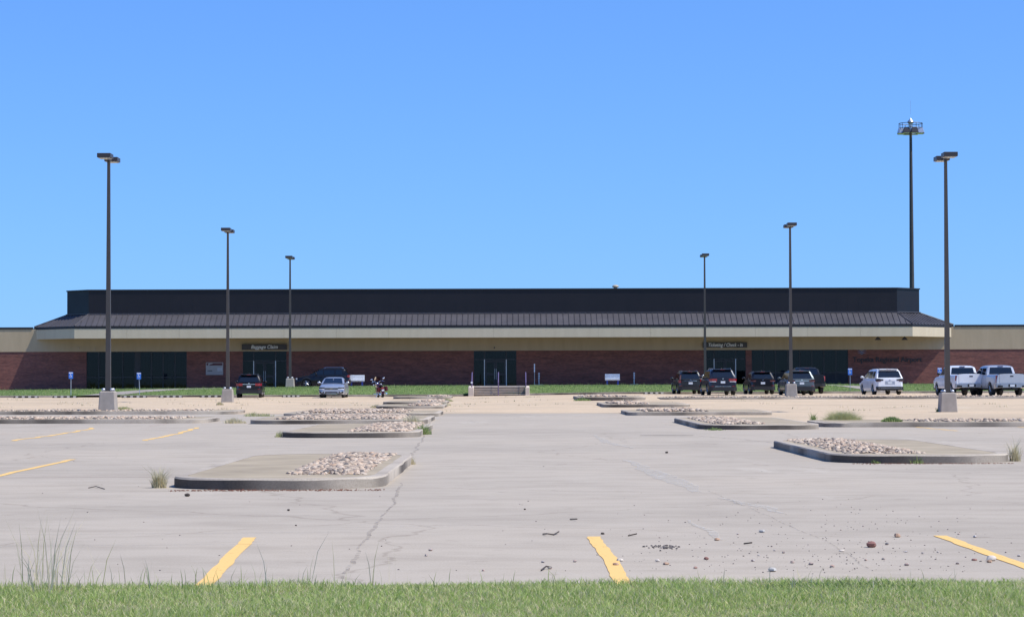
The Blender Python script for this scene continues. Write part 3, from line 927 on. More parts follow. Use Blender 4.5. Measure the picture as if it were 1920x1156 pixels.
for x, lab in ((884.5, 'left'), (934, 'middle'), (985.5, 'right')):
    X = (x - 960) * 177 / F
    e = empty('handrail', (X, 176.2, zlo))
    b = MB(); b.tube([(0, 0, .0), (0, 0, .95)], .035, 8); b.build('post', 'rail_violet', e)
    b = MB(); b.tube([(0, 2.1, .6), (0, 2.1, 1.72)], .035, 8); b.build('post', 'rail_violet', e)
    b = MB(); b.tube([(0, -.15, .95), (0, 0, .97), (0, 2.1, 1.72), (0, 2.5, 1.74)], .04, 8); b.build('rail', 'rail_violet', e)
    tag(e, {'left': 'violet metal handrail with pale cap on the steps beside shaded grass', 'middle': 'violet metal handrail in the middle of the steps', 'right': 'violet metal handrail at the steps beside the sunlit bank'}[lab], 'handrail', 'handrails of the entrance steps')
    if lab == 'left':
        b = MB(); b.box(-.07, .07, -.22, -.06, .93, 1.05); b.build('cap', 'white_paint', e)

# small things along the wall
for x in (1010, 1188):
    X = WX(x)
    e = empty('wall_standpipe', (X, WY - .35, drive_z(X)))
    b = MB(); b.box(-.35, .35, -.2, .2, -.05, .12); b.build('plinth', 'base_concrete', e)
    b = MB(); b.tube([(0, 0, .1), (0, 0, 1.05)], .05, 8); b.build('pipe', 'galvanised', e)
    for z in (.62, .82, 1.02):
        b = MB(); b.lathe([(.06, 0), (.08, -.1), (.08, -.14), (.03, -.15)], 10, axis='Y', c=(0, -.02, z)); b.build('valve', 'galvanised', e)
    tag(e, 'grey pipe stand with valves against the brick right of the steps' if x == 1010 else 'grey pipe stand with valves beside the white slatted bench', 'standpipe', 'pipe stands at the wall')
X = WX(1001.5)
e = empty('marker_post', (X, WY - 1.5, drive_z(X)))
b = MB(); b.tube([(0, 0, 0), (0, 0, 1.15)], .02, 6); b.build('stake', 'galvanised', e)
b = MB()
for k in range(3): b.box(-.045, .045, -.015, .015, 1.15 + k * .24, 1.37 + k * .24)
b.build('reflector', 'white_paint', e)
tag(e, 'thin marker post with pale reflective top beside the central doors', 'post')
def bench(x, D, label):
    X = (x - 960) * D / F
    e = empty('slatted_bench', (X, D, drive_z(X)))
    for k in range(3):
        b = MB(); b.box(-.62, .62, .22 + k * .03, .26 + k * .03, .52 + k * .155, .655 + k * .155); b.build('back_slat', 'white_paint', e, bevel=.008)
    for k in range(3):
        b = MB(); b.box(-.62, .62, -.25 + k * .15, -.12 + k * .15, .43, .465); b.build('seat_slat', 'white_paint', e, bevel=.008)
    for s in (-.45, .45):
        b = MB(); b.box(s - .06, s + .06, -.24, .24, .38, .43); b.box(s - .06, s + .06, -.24, -.16, 0, .38); b.box(s - .06, s + .06, .16, .24, 0, .38); b.box(s - .05, s + .05, .33, .38, .40, .95); b.box(s - .05, s + .05, .24, .33, .385, .425)
        b.build('leg', 'bench_blue', e)
    tag(e, label, 'bench', 'slatted benches at the wall')
bench(669, 196.5, 'white slatted bench with blue legs behind the silver sedan')
bench(1148, 197.5, 'white slatted bench with blue legs alone against the brick wall')

# ------------------------------------------------------------------ lamp posts
def lamp_post(X, Y, z, label, H=9.66):
    e = empty('lamp_post', (X, Y, z))
    b = MB(); b.frustum(0, 0, -.15, .80, .37, .37, .31, .31); b.build('footing', 'base_concrete', e, bevel=.035)
    for sx in (-1, 1):
        for sy in (-1, 1):
            b = MB(); b.ellipsoid((sx * .17, sy * .17, .86), (.085, .085, .075), 8, 5); b.build('bolt_cover', 'galvanised', e, smooth=True)
    b = MB(); b.box(-.19, .19, -.19, .19, .80, .835); b.build('base_plate', 'pole_bronze', e)
    b = MB(); b.frustum(0, 0, .835, .80 + H, .105, .105, .058, .058); b.build('pole', 'pole_bronze', e)
    zt = .80 + H
    b = MB(); b.box(-.05, .05, -.5, .5, zt - .03, zt + .06); b.build('arm', 'head_bronze', e)
    for s in (-1, 1):
        b = MB(); b.box(-.28, .28, s * .87 - .37, s * .87 + .37, zt - .01, zt + .17)
        h = b.build('lamp_head', 'head_bronze', e, bevel=.012)
        b = MB(); b.box(-.22, .22, s * .87 - .30, s * .87 + .30, zt - .035, zt - .011); b.build('lens', 'lens_glass', h)
    tag(e, label, 'lamp post', 'twin head lamp posts in the lot')
    return e
lamp_post(-16.85, 98.6, .15, 'tall lamp post standing on the left cobble strip')
lamp_post(-17.45, 145.0, gz(-17, 145), 'lamp post standing in tan gravel in front of the Baggage Claim plaque')
lamp_post(-17.9, 190.5, bank_z(-17.9, 190.5) - .06, 'lamp post on the grass beside the Baggage Claim entrance')
lamp_post(17.95, 97.5, 0.0, 'tall lamp post standing in tan gravel before the pickups')
lamp_post(17.1, 145.0, .28, 'lamp post in the cobble strip before the grey crossover')
lamp_post(15.55, 190.5, bank_z(15.5, 190.5) - .06, 'lamp post at the Ticketing sign behind the dark parked cars')
# high mast behind the building
MD = 262.0
mx = at(1707.5, 240, MD).x
e = empty('high_mast', (mx, MD, 0))
b = MB(); b.tube([(0, 0, 0), (0, 0, 29.3)], [.34, .15], 12); b.build('pole', 'pole_bronze', e, smooth=True)
zt = at(1707, 246, MD).z
b = MB()
for z in (zt + .32, zt + .85):
    b.tube([(1.3 * math.cos(k * math.pi / 12), 1.3 * math.sin(k * math.pi / 12), z) for k in range(25)], .035, 6)
for k in range(10):
    a = k * math.pi / 5
    b.tube([(1.3 * math.cos(a), 1.3 * math.sin(a), zt + .2), (1.3 * math.cos(a), 1.3 * math.sin(a), zt + .87)], .03, 5)
b.build('ring_frame', 'head_bronze', e)
for k in range(8):
    a = k * math.pi / 4 + .2
    cx_, cy_ = 1.12 * math.cos(a), 1.12 * math.sin(a)
    b = MB(); b.frustum(cx_, cy_, zt - .28, zt + .28, .42, .42, .28, .28)
    h = b.build('floodlight', 'galvanised' if k % 3 == 1 else 'head_bronze', e, bevel=.03)
    b = MB(); b.box(cx_ - .34, cx_ + .34, cy_ - .34, cy_ + .34, zt - .31, zt - .285); b.build('lens', 'lens_glass', h)
b = MB(); b.lathe([(.18, zt - .2), (.20, zt + .8), (.38, zt + .95), (.34, zt + 1.1), (.14, zt + 1.3), (.05, zt + 1.45)], 12); b.build('head_cap', 'galvanised', e, smooth=True)
b = MB(); b.tube([(0, 0, zt + 1.9), (0, 0, zt + 3.4)], .015, 5); b.build('lightning_rod', 'galvanised', e)
tag(e, 'very tall mast with a ring of floodlights rising behind the terminal', 'light mast')

# ------------------------------------------------------------------ accessible parking signs
def ada(x, y0, y1, D, label, lean=0.0):
    p = at(x, y1, D)
    zt_ = at(x, y0, D).z
    zg = p.z
    H = zt_ - zg
    e = empty('parking_sign', (p.x, D, zg))
    b = MB(); b.tube([(0, 0, -.1), (lean, 0, H - .05)], .025, 6); b.build('post', 'galvanised', e)
    b = MB(); b.box(lean - .16, lean + .16, -.05, -.03, H - .50, H); p2 = b.build('plate', 'ada_blue', e)
    b = MB(); b.box(lean - .145, lean + .145, -.054, -.0505, H - .10, H - .03); b.build('header', 'white_paint', p2)
    # wheelchair symbol: head, back, seat and wheel
    b = MB(); n = 14
    b.ellipsoid((lean - .03, -.052, H - .16), (.022, .004, .022), 8, 5)
    b.box(lean - .045, lean - .015, -.056, -.0507, H - .28, H - .19)
    b.box(lean - .015, lean + .06, -.056, -.0507, H - .28, H - .255)
    b.box(lean + .045, lean + .07, -.0565, -.0507, H - .35, H - .28)
    rows = [[(lean - .01 + r_ * math.cos(a), -.055, H - .315 + r_ * math.sin(a)) for r_ in (.055, .078)] for a in [R(150 + 230 * k / n) for k in range(n + 1)]]
    b.grid(rows)
    b.build('wheelchair_symbol', 'white_paint', p2)
    tag(e, label, 'sign', 'blue accessible parking signs')
ada(133, 697, 743, 177.0, 'blue accessible parking sign before brick, left of the dark windows')
ada(262, 698, 742, 177.5, 'leaning blue accessible parking sign in front of the dark windows', -.06)
ada(1594, 690, 735, 179.0, 'blue accessible parking sign beside the white minivan')
ada(1762, 689, 736, 179.0, 'blue accessible parking sign half hidden behind the white pickup')

# ------------------------------------------------------------------ striped wheel stops
def wheel_stop(x0, x1, label):
    D = 173.5
    X = ((x0 + x1) / 2 - 960) * D / F; w = (x1 - x0) / 2 * D / F
    e = empty('wheel_stop', (X, D, gz(X, D)))
    b = MB()
    b.add([(-w, -.075, 0), (w, -.075, 0), (w, .075, 0), (-w, .075, 0), (-w + .06, -.045, .13), (w - .06, -.045, .13), (w - .06, .045, .13), (-w + .06, .045, .13)],
          [(0, 3, 2, 1), (4, 5, 6, 7), (0, 1, 5, 4), (1, 2, 6, 5), (2, 3, 7, 6), (3, 0, 4, 7)])
    b.build('body', 'rubber_black', e)
    n = 4
    for k in range(n):
        c = -w + 2 * w * (k + .5) / n + .04
        b = MB(); s = .10
        b.add([(c - s, -.078, .012), (c + s, -.078, .012), (c + s, -.049, .132), (c - s, -.049, .132), (c - s, .04, .136), (c + s, .04, .136)], [(0, 1, 2, 3), (3, 2, 5, 4)])
        b.build('white_stripe', 'panel_grey', e)
    tag(e, label, 'wheel stop', 'striped wheel stops along the bank')
for x0, x1, lab in ((25, 73, 'black and white striped wheel stop left of the blue sign on its post'),
                    (98, 145, 'black and white striped wheel stop in front of the upright blue sign'),
                    (228, 276, 'black and white striped wheel stop below the leaning blue sign'),
                    (297, 343, 'striped wheel stop between the leaning blue sign and the lamp post'),
                    (374, 422, 'striped wheel stop half hidden by the lamp post footing'),
                    (528, 562, 'striped wheel stop in the empty bay between black crossover and silver sedan'),
                    (1205, 1245, 'striped wheel stop left of the dark parked cars')):
    wheel_stop(x0, x1, lab)

# ------------------------------------------------------------------ vehicles
def lerp(a, c, t): return a + (c - a) * t
def make_vehicle(P):
    L, W, H = P['L'], P['W'], P['H']
    hl, hw = L / 2, W / 2
    zt_pts = P['top']                       # (y, height) of the lower body's upper edge, rear to front
    zb_ = P['belt']
    sill, wr = P.get('sill', .26), P['wr']
    wheels_y = P['wy']
    e = empty(P['name'])
    pm = P['paint']
    def half_w(y):
        u = min(y + hl, hl - y)
        rnd = P.get('round', .20)
        k = max(0.0, 1 - u / .55)
        return hw - rnd * k * k
    fpts = [(0, .05), (.12, .01), (.30, 0), (.55, .0), (.72, .018), (.88, .045), (.96, .09), (1.0, .16)]
    def side_x(y, z):
        zt = interp(y, zt_pts)
        return half_w(y) - interp((z - sill) / (zt - sill), fpts)
    # lower body
    ys = sorted(set([-hl + L * i / 56 for i in range(57)] + [-hl + .02, -hl + .06, hl - .02, hl - .06] + [w + s * (wr + .06) for w in wheels_y for s in (-1, 1)]))
    rows = []
    for y in ys:
        zt = interp(y, zt_pts); w = half_w(y)
        za = sill
        u = min(y + hl, hl - y)
        za += max(0, .10 * (1 - u / .3))
        arch = 0
        for wy in wheels_y:
            dy = abs(y - wy); ra = wr + .06
            if dy <= ra: za = max(za, wr + math.sqrt(max(0, ra * ra - dy * dy)))
        half = [(0, sill + .06), (w - .32, sill + .06), (w - .32, za), (w - .045, za)]
        for t in (.08, .25, .5, .72, .86, .94):
            z = za + (zt - za) * t
            half.append((side_x(y, z), z))
        half += [(w - .17, zt), (w * .5, zt + .025), (0, zt + .035)]
        rows.append([(x, y, z) for x, z in half] + [(-x, y, z) for x, z in half[-2::-1]])
    b = MB(); b.grid(rows)
    m = len(rows[0])
    b.add(rows[0], [tuple(range(m))]); b.add(rows[-1], [tuple(range(m))])
    b.build('body', pm, e, smooth=True)
    # cabin
    yr0, yr1, yf1, yf0 = P['cab']
    def roof_z(y):
        if y <= yr1: return lerp(zb_, H - .05, (y - yr0) / (yr1 - yr0))
        if y >= yf1: return lerp(H - .05, zb_, (y - yf1) / (yf0 - yf1))
        t = (y - yr1) / (yf1 - yr1)
        return H - .05 + .05 * math.sin(math.pi * min(1, t * 1.0))
    kt = P.get('tumble', .26)
    def cab_w(z): return hw - .085 - max(0, z - zb_) * kt
    rows = []
    cy = sorted(set([lerp(yr0, yr1, i / 6) for i in range(7)] + [lerp(yr1, yf1, i / 10) for i in range(11)] + [lerp(yf1, yf0, i / 6) for i in range(7)]))
    for y in cy:
        zr = max(zb_ + .004, roof_z(y)); h = zr - zb_
        z1 = zb_ + h * .80 if h < .4 else zr - .11
        half = [(cab_w(zb_), zb_ - .10), (cab_w(zb_), zb_), (cab_w(z1), z1), (cab_w(zr) - .035, zr - min(.04, h * .1)), (cab_w(zr) - .13, zr), (cab_w(zr) * .5, zr + .012), (0, zr + .016)]
        rows.append([(x, y, z) for x, z in half] + [(-x, y, z) for x, z in half[-2::-1]])
    b = MB(); b.grid(rows); b.build('cabin', P.get('cab_paint', pm), e, smooth=True)
    # glass
    def slope_glass(name, ya, yb, t0, t1, inset):
        # ya: base, yb: roof end of the slope
        s = 1 if ya > yb else -1
        n = Vector((0, (H - .05 - zb_) * s, abs(ya - yb))).normalized()
        rows = []
        for i in range(5):
            t = lerp(t0, t1, i / 4); z = lerp(zb_, H - .05, t); y = lerp(ya, yb, t)
            w = cab_w(z) - inset
            rows.append([(x * w + 0, y + n.y * .022, z + n.z * .022) for x in (-1, -.93, -.5, 0, .5, .93, 1)])
        bb = MB(); bb.grid(rows); bb.build(name, 'car_glass', e, smooth=True)
    slope_glass('windshield', yf0, yf1, .06, .93, .13)
    r0, r1 = P.get('rear_glass', (.10, .84))
    slope_glass('rear_window', yr0, yr1, r0, r1, P.get('rear_inset', .14))
    for s in (-1, 1):
        for (ya, yb) in P['side_glass']:
            rows = []
            for i in range(7):
                y = lerp(ya, yb, i / 6)
                ztop = min(roof_z(y) - .13, H - .17)
                z0 = zb_ + .03
                if ztop < z0 + .02: ztop = z0 + .02
                rows.append([(s * (cab_w(z) + .006), y, z) for z in (z0, (z0 + ztop) / 2, ztop)])
            bb = MB(); bb.grid(rows); bb.build('side_window', 'car_glass', e, smooth=True)
        # mirror
        my = yf0 - .55
        bb = MB(); bb.ellipsoid((s * (hw + .10), my, zb_ + .10), (.12, .075, .085), 10, 6); bb.tube([(s * (hw - .08), my + .02, zb_ + .04), (s * (hw + .05), my, zb_ + .08)], .03, 6)
        bb.build('mirror', P.get('mirror', pm), e, smooth=True)
        # door seams and handles
        for dy in P.get('seams', ()):
            bb = MB()
            rows = [[(s * (side_x(y, z) + .003), y, z) for y in (dy - .007, dy + .007)] for z in [lerp(sill + .1, zb_ - .03, i / 6) for i in range(7)]]
            bb.grid(rows); bb.build('door_seam', 'plastic_black', e)
            bb = MB(); bb.box(min(s * (hw - .02), s * (hw + .025)), max(s * (hw - .02), s * (hw + .025)), dy + .10, dy + .28, zb_ - .17, zb_ - .13); bb.build('door_handle', P.get('handle', pm), e)
        if P.get('cladding'):
            bb = MB()
            yy = [lerp(-hl + .3, hl - .3, i / 40) for i in range(41)]
            rows = []
            for y in yy:
                za = sill
                for wy in wheels_y:
                    dy = abs(y - wy); ra = wr + .06
                    if dy <= ra: za = max(za, wr + math.sqrt(ra * ra - dy * dy))
                rows.append([(s * (side_x(y, max(sill, min(z, zb_))) + .012), y, z) for z in (za - .005, za + .05, za + .10)])
            bb.grid(rows); bb.build('cladding', 'plastic_black', e, smooth=True)
        if P.get('rails'):
            bb = MB(); zr = H + .035
            xr = cab_w(H) - .10
            bb.tube([(s * xr, yr1 + .12, H - .03), (s * xr, yr1 + .25, zr), (s * xr, yf1 - .4, zr), (s * xr, yf1 - .25, H - .03)], .018, 6); bb.build('roof_rail', P['rails'], e)
    # wheels
    for wy in wheels_y:
        for s in (-1, 1):
            tw = P.get('tw', .23)
            x0 = s * (hw - .03 - tw); x1 = s * (hw - .03)
            bb = MB(); a, c_ = min(x0, x1), max(x0, x1)
            bb.lathe([(wr * .62, a), (wr * .93, a + .005), (wr, a + .04), (wr, c_ - .04), (wr * .93, c_ - .005), (wr * .62, c_)], 24, axis='X', c=(0, wy, wr))
            w_ = bb.build('wheel', 'tyre_rubber', e, smooth=True)
            bb = MB(); xo = x1 - s * .012
            bb.lathe([(wr * .62, x1 - s * .03), (wr * .60, xo), (wr * .52, x1 - s * .04), (wr * .10, x1 - s * .05)] if True else [], 20, axis='X', c=(0, wy, wr))
            for k in range(5):
                t = 2 * math.pi * k / 5
                p0 = Vector((xo, wy, wr)); p1 = Vector((xo, wy + wr * .58 * math.cos(t), wr + wr * .58 * math.sin(t)))
                bb.tube([p0, p1], [.05, .035], 5)
            bb.build('rim', P.get('rim', 'rim_metal'), w_, smooth=True)
    # rear and front fittings: (part, material, x0, x1, z0, z1, depth, mirrored, end)
    for it in P['fit']:
        name, mt, x0, x1, z0, z1, dep, mir, end = it[:9]
        yo = it[9] if len(it) > 9 else 0.0
        for s in ((-1, 1) if mir else (1,)):
            bb = MB()
            n = 8
            rows = []
            for i in range(n + 1):
                x = lerp(x0, x1, i / n)
                # follow the rounded corner of the body in plan
                k = max(0.0, (abs(x) - (hw - .30)) / .30)
                back = .16 * k * k
                yb = (hl - back) if end > 0 else (-hl + back)
                yb += end * dep + yo * end
                rows.append([(s * x, yb, z) for z in (z0, z1)] )
            inner = [[(p[0], p[1] - end * (dep + .05), p[2]) for p in r] for r in rows]
            bb.grid(rows)
            bb.grid([[r[1] for r in rows], [r[1] for r in inner]]); bb.grid([[r[0] for r in rows], [r[0] for r in inner]])
            bb.grid([rows[0], inner[0]]); bb.grid([rows[-1], inner[-1]])
            bb.build(name, mt, e)
    # wrap-round lamps on the flanks
    for (name, mt, y0, y1, z0, z1) in P.get('flank', ()):
        for s in (-1, 1):
            bb = MB()
            rows = [[(s * (side_x(y, z) + .008), y, z) for z in [lerp(z0, z1, i / 3) for i in range(4)]] for y in [lerp(y0, y1, i / 6) for i in range(7)]]
            bb.grid(rows); bb.build(name, mt, e, smooth=True)
    if P.get('spoiler'):
        bb = MB(); wq = cab_w(H) - .10
        bb.box(-wq, wq, yr1 - .20, yr1 + .10, H - .055, H - .015); bb.build('spoiler', pm, e, bevel=.012)
        bb = MB(); bb.box(-.16, .16, yr1 - .21, yr1 - .19, H - .05, H - .03); bb.build('brake_light', 'tail_red', e)
    if P.get('fin'):
        bb = MB(); bb.add([(-.02, yr1 + .2, H), (.02, yr1 + .2, H), (.015, yr1 + .28, H + .09), (-.015, yr1 + .28, H + .09), (0, yr1 + .48, H + .01)], [(0, 1, 2, 3), (0, 3, 4), (1, 4, 2), (2, 4, 3)]); bb.build('antenna', 'plastic_black', e)
    return e
def place(e, x, D, yaw, label, cat, z=None, group='vehicles parked at the terminal', L=0):
    X = (x - 960) * D / F
    if L:                                   # x, D give the middle of the end that faces the viewer
        s = 1 if abs(yaw) < 90 else -1
        X += -math.sin(R(yaw)) * s * L / 2; D += math.cos(R(yaw)) * s * L / 2
    e.location = (X, D, gz(X, D) if z is None else z)
    e.rotation_euler = (0, 0, R(yaw))
    tag(e, label, cat, group)
R_, F_ = -1, 1
def suv(name, paint_, L=4.6, W=1.86, H=1.68, lights='mid', belt=1.05, **kw):
    hl = L / 2
    P = dict(name=name, paint=paint_, L=L, W=W, H=H, belt=belt, wr=.355, wy=(-hl + .92, hl - .92), sill=.27,
             top=[(-hl, belt - .05), (-hl + .1, belt), (hl - 1.55, belt), (hl - .9, belt - .06), (hl - .25, belt - .20), (hl - .05, belt - .32), (hl, belt - .42)],
             cab=(-hl + .04, -hl + .42, hl - 2.05, hl - 1.15), side_glass=((-hl + .62, -hl + 1.15), (-hl + 1.25, -hl + 2.1), (-hl + 2.18, hl - 1.42)),
             seams=(-hl + 1.2, -hl + 2.14), cladding=True, rails='plastic_black', spoiler=True, fin=True)
    fit = []
    if lights == 'mid':      # wide lamps at the belt
        fit += [('tail_light', 'tail_red', hl and .45, W / 2 - .02, belt - .20, belt - .02, .012, True, R_)]
        P['flank'] = (('tail_light', 'tail_red', -hl + .03, -hl + .26, belt - .18, belt - .06),)
    elif lights == 'wide':
        fit += [('tail_light', 'tail_red', .40, W / 2 - .03, belt - .19, belt - .02, .014, True, R_), ('tail_light_clear', 'lamp_clear', .46, W / 2 - .08, belt - .24, belt - .195, .014, True, R_)]
    elif lights == 'tall':   # upright lamps beside the glass
        fit += [('tail_light', 'tail_red', W / 2 - .20, W / 2 - .03, belt - .24, belt - .02, .012, True, R_)]
        P['pillar_lamp'] = True
    elif lights == 'slim':
        fit += [('tail_light', 'panel_maroon', .50, W / 2 - .03, belt - .16, belt - .05, .012, True, R_)]
    fit += [('license_plate', 'plate_white', -.15, .15, belt - .33, belt - .18, .010, False, R_),
            ('rear_bumper', 'plastic_black', -W / 2 + .02, W / 2 - .02, .30, .56, .05, False, R_),
            ('bumper_trim', kw.get('bumper_trim', 'plastic_black'), -.55, .55, .585, .61, .055, False, R_),
            ('reflector', 'tail_red', .62, .82, .60, .63, .03, True, R_)]
    if kw.get('chrome', True):
        fit += [('trim_strip', 'chrome', -.45, .45, belt - .10, belt - .065, .018, False, R_)]
    fit += [('badge', 'chrome', -.05, .05, belt - .055, belt - .0, .022, False, R_)]
    fit += [('grille', 'plastic_black', -.55, .55, .55, .78, .012, False, F_), ('headlight', 'lamp_clear', .56, W / 2 - .06, .66, .80, .012, True, F_), ('front_bumper', 'plastic_black', -W / 2 + .05, W / 2 - .05, .30, .48, .03, False, F_)]
    P['fit'] = fit
    P.update({k: v for k, v in kw.items() if k not in ('bumper_trim', 'chrome')})
    e = make_vehicle(P)
    if P.get('pillar_lamp'):
        for s in (-1, 1):
            b = MB()
            rows = []
            for i in range(5):
                t = lerp(0.0, .6, i / 4); z = lerp(belt, H - .05, t); y = lerp(P['cab'][0], P['cab'][1], t)
                w = W / 2 - .085 - (z - belt) * .26
                rows.append([(s * (w - .07), y - .03, z), (s * (w - .01), y - .02, z), (s * (w + .008), y + .08, z)])
            b.grid(rows); b.build('pillar_light', 'panel_maroon', e, smooth=True)
    b = MB(); b.tube([(0.02, -hl + .10, belt + .10), (.34, -hl + .13, belt + .16)], .010, 5); b.build('rear_wiper', 'plastic_black', e)
    return e
v = suv('crossover_suv', 'paint_black', 4.7, 1.88, 1.68, 'mid'); place(v, 466.5, 170.0, 3.4, 'black crossover parked nose in before the Baggage Claim doors', 'car', L=4.7)
v = suv('crossover_suv', 'paint_charcoal', 4.55, 1.80, 1.66, 'tall', rails='aluminium'); place(v, 1294.5, 171.0, 3.4, 'dark crossover with upright tail lights, half hidden by the taller black car', 'car', L=4.55)
v = suv('large_suv', 'paint_navy', 4.82, 1.94, 1.77, 'wide', belt=1.14, bumper_trim='chrome', chrome=False, wr=.385, rails='aluminium'); place(v, 1355, 158.8, 3.4, 'blue black sport utility car with wide red lamps and chrome bumper strip', 'car', L=4.82)
v = suv('crossover_suv', 'paint_black', 4.5, 1.82, 1.62, 'slim', chrome=False); place(v, 1430, 168.0, 2.0, 'small black crossover parked between two larger cars under the right windows', 'car', L=4.5)
v = suv('crossover_suv', 'paint_grey', 4.6, 1.87, 1.66, 'slim', chrome=True); place(v, 1503, 158.5, 3.4, 'grey crossover parked behind the lamp post footing', 'car', L=4.6)
v = suv('crossover_suv', 'paint_black', 4.45, 1.84, 1.62, 'mid', rails='chrome'); place(v, 606, 195.0, 90, 'black crossover seen side on, on the drive before the brick wall', 'car', z=drive_z(-15.5) - .04)
# white minivan
hl = 5.15 / 2
P = dict(name='minivan', paint='paint_white', L=5.15, W=1.99, H=1.76, belt=1.10, wr=.36, wy=(-hl + 1.02, hl - 1.0), sill=.25,
         top=[(-hl, 1.04), (-hl + .12, 1.10), (hl - 1.5, 1.08), (hl - .8, .98), (hl - .2, .84), (hl, .62)],
         cab=(-hl + .05, -hl + .50, hl - 2.2, hl - 1.0), side_glass=((-hl + .70, -hl + 1.35), (-hl + 1.45, -hl + 2.45), (-hl + 2.55, hl - 1.32)), seams=(-hl + 1.4, -hl + 2.5),
         rails='plastic_black', spoiler=True, fin=True, rear_inset=.10,
         fit=[('tail_light', 'plastic_black', .46, .97, .96, 1.06, .014, True, R_), ('tail_light_red', 'panel_maroon', .62, .95, .90, .955, .014, True, R_),
              ('license_plate', 'plate_white', -.15, .15, .74, .88, .010, False, R_), ('plate_recess', 'paint_silver', -.34, .34, .70, .93, .004, False, R_),
              ('badge', 'chrome', -.06, .06, .99, 1.03, .02, False, R_),
              ('rear_bumper', 'plastic_black', -.94, .94, .30, .55, .05, False, R_), ('bumper_trim', 'aluminium', -.80, .80, .43, .455, .056, False, R_),
              ('headlight', 'lamp_clear', .55, .95, .66, .80, .012, True, F_), ('grille', 'plastic_black', -.6, .6, .35, .62, .02, False, F_)],
         flank=(('tail_light', 'plastic_black', -hl + .02, -hl + .30, .95, 1.04),))
v = make_vehicle(P); place(v, 1668, 161.0, 4.6, 'white minivan parked near the airport lettering', 'minivan', L=5.15)
# pickups
def pickup(paint_, label, x, D, yaw, chrome_bumper=True, lamp_h=.34, z=None):
    L = 5.85; hl = L / 2; W = 2.05; H = 1.92; bz = 1.36
    yc = -hl + 1.98
    P = dict(name='pickup_truck', paint=paint_, L=L, W=W, H=H, belt=1.30, wr=.41, wy=(-hl + 1.22, hl - .98), sill=.46, tw=.27, round=.10,
             top=[(-hl, bz), (yc - .02, bz), (yc + .02, 1.30), (hl - 1.6, 1.30), (hl - 1.3, 1.27), (hl - .15, 1.16), (hl, 1.0)],
             cab=(yc + .02, yc + .20, hl - 2.25, hl - 1.45), side_glass=((yc + .30, yc + 1.05), (yc + 1.15, hl - 1.72)), seams=(yc + 1.1, yc + .05), rear_glass=(.12, .86), rear_inset=.16, tumble=.20,
             handle='chrome' if chrome_bumper else paint_, mirror='plastic_black',
             fit=[('tail_light', 'tail_red', W / 2 - .20, W / 2 - .035, bz - .10 - lamp_h, bz - .08, .012, True, R_),
                  ('tailgate', paint_, -.78, .78, .82, bz - .005, .022, False, R_), ('tailgate_handle', 'plastic_black', -.11, .11, bz - .16, bz - .09, .03, False, R_),
                  ('rear_bumper', 'rim_metal' if chrome_bumper else 'plastic_black', -W / 2 + .03, W / 2 - .03, .54, .76, .14, False, R_),
                  ('bumper_step', 'plastic_black', .62, W / 2 - .10, .55, .66, .15, True, R_), ('plate_recess', 'plastic_black', -.26, .26, .56, .74, .146, False, R_),
                  ('license_plate', 'plate_white', -.15, .15, .58, .72, .150, False, R_),
                  ('grille', 'plastic_black', -.7, .7, .62, .98, .02, False, F_), ('headlight', 'lamp_clear', .66, .98, .78, 1.0, .012, True, F_), ('front_bumper', 'chrome' if chrome_bumper else 'plastic_black', -.98, .98, .40, .60, .05, False, F_)])
    e = make_vehicle(P)
    b = MB(); b.box(-.80, .80, -hl + .06, yc - .08, bz - .005, bz + .045); b.build('bed_cover', 'plastic_black', e)
    b = MB(); b.box(-.17, .17, yc + .16, yc + .19, H - .075, H - .03); b.build('brake_light', 'panel_maroon', e)
    b = MB(); b.box(-.5, .5, -hl + .3, hl - .6, .36, .52); b.tube([(-.85, wy_, .41) for wy_ in ()] or [(-.8, P['wy'][0], .41), (.8, P['wy'][0], .41)], .06, 8); b.build('chassis', 'plastic_black', e)
    b = MB(); b.tube([(0, -hl - .2, .50), (0, -hl + .2, .50)], .04, 6); b.build('tow_hitch', 'plastic_black', e)
    place(e, x, D, yaw, label, 'pickup', z, L=L)
pickup('paint_black', 'black pickup with red tail light parked beyond the grey crossover', 1521.5, 171.5, 2.0, False)
pickup('paint_white', 'white pickup partly hidden behind the right lamp post', 1820, 150.5, 4.0, True, .30)
pickup('paint_silver_truck', 'silver pickup with chrome bumper at the right end of the row', 1896, 147.8, 7.0, True, .42)
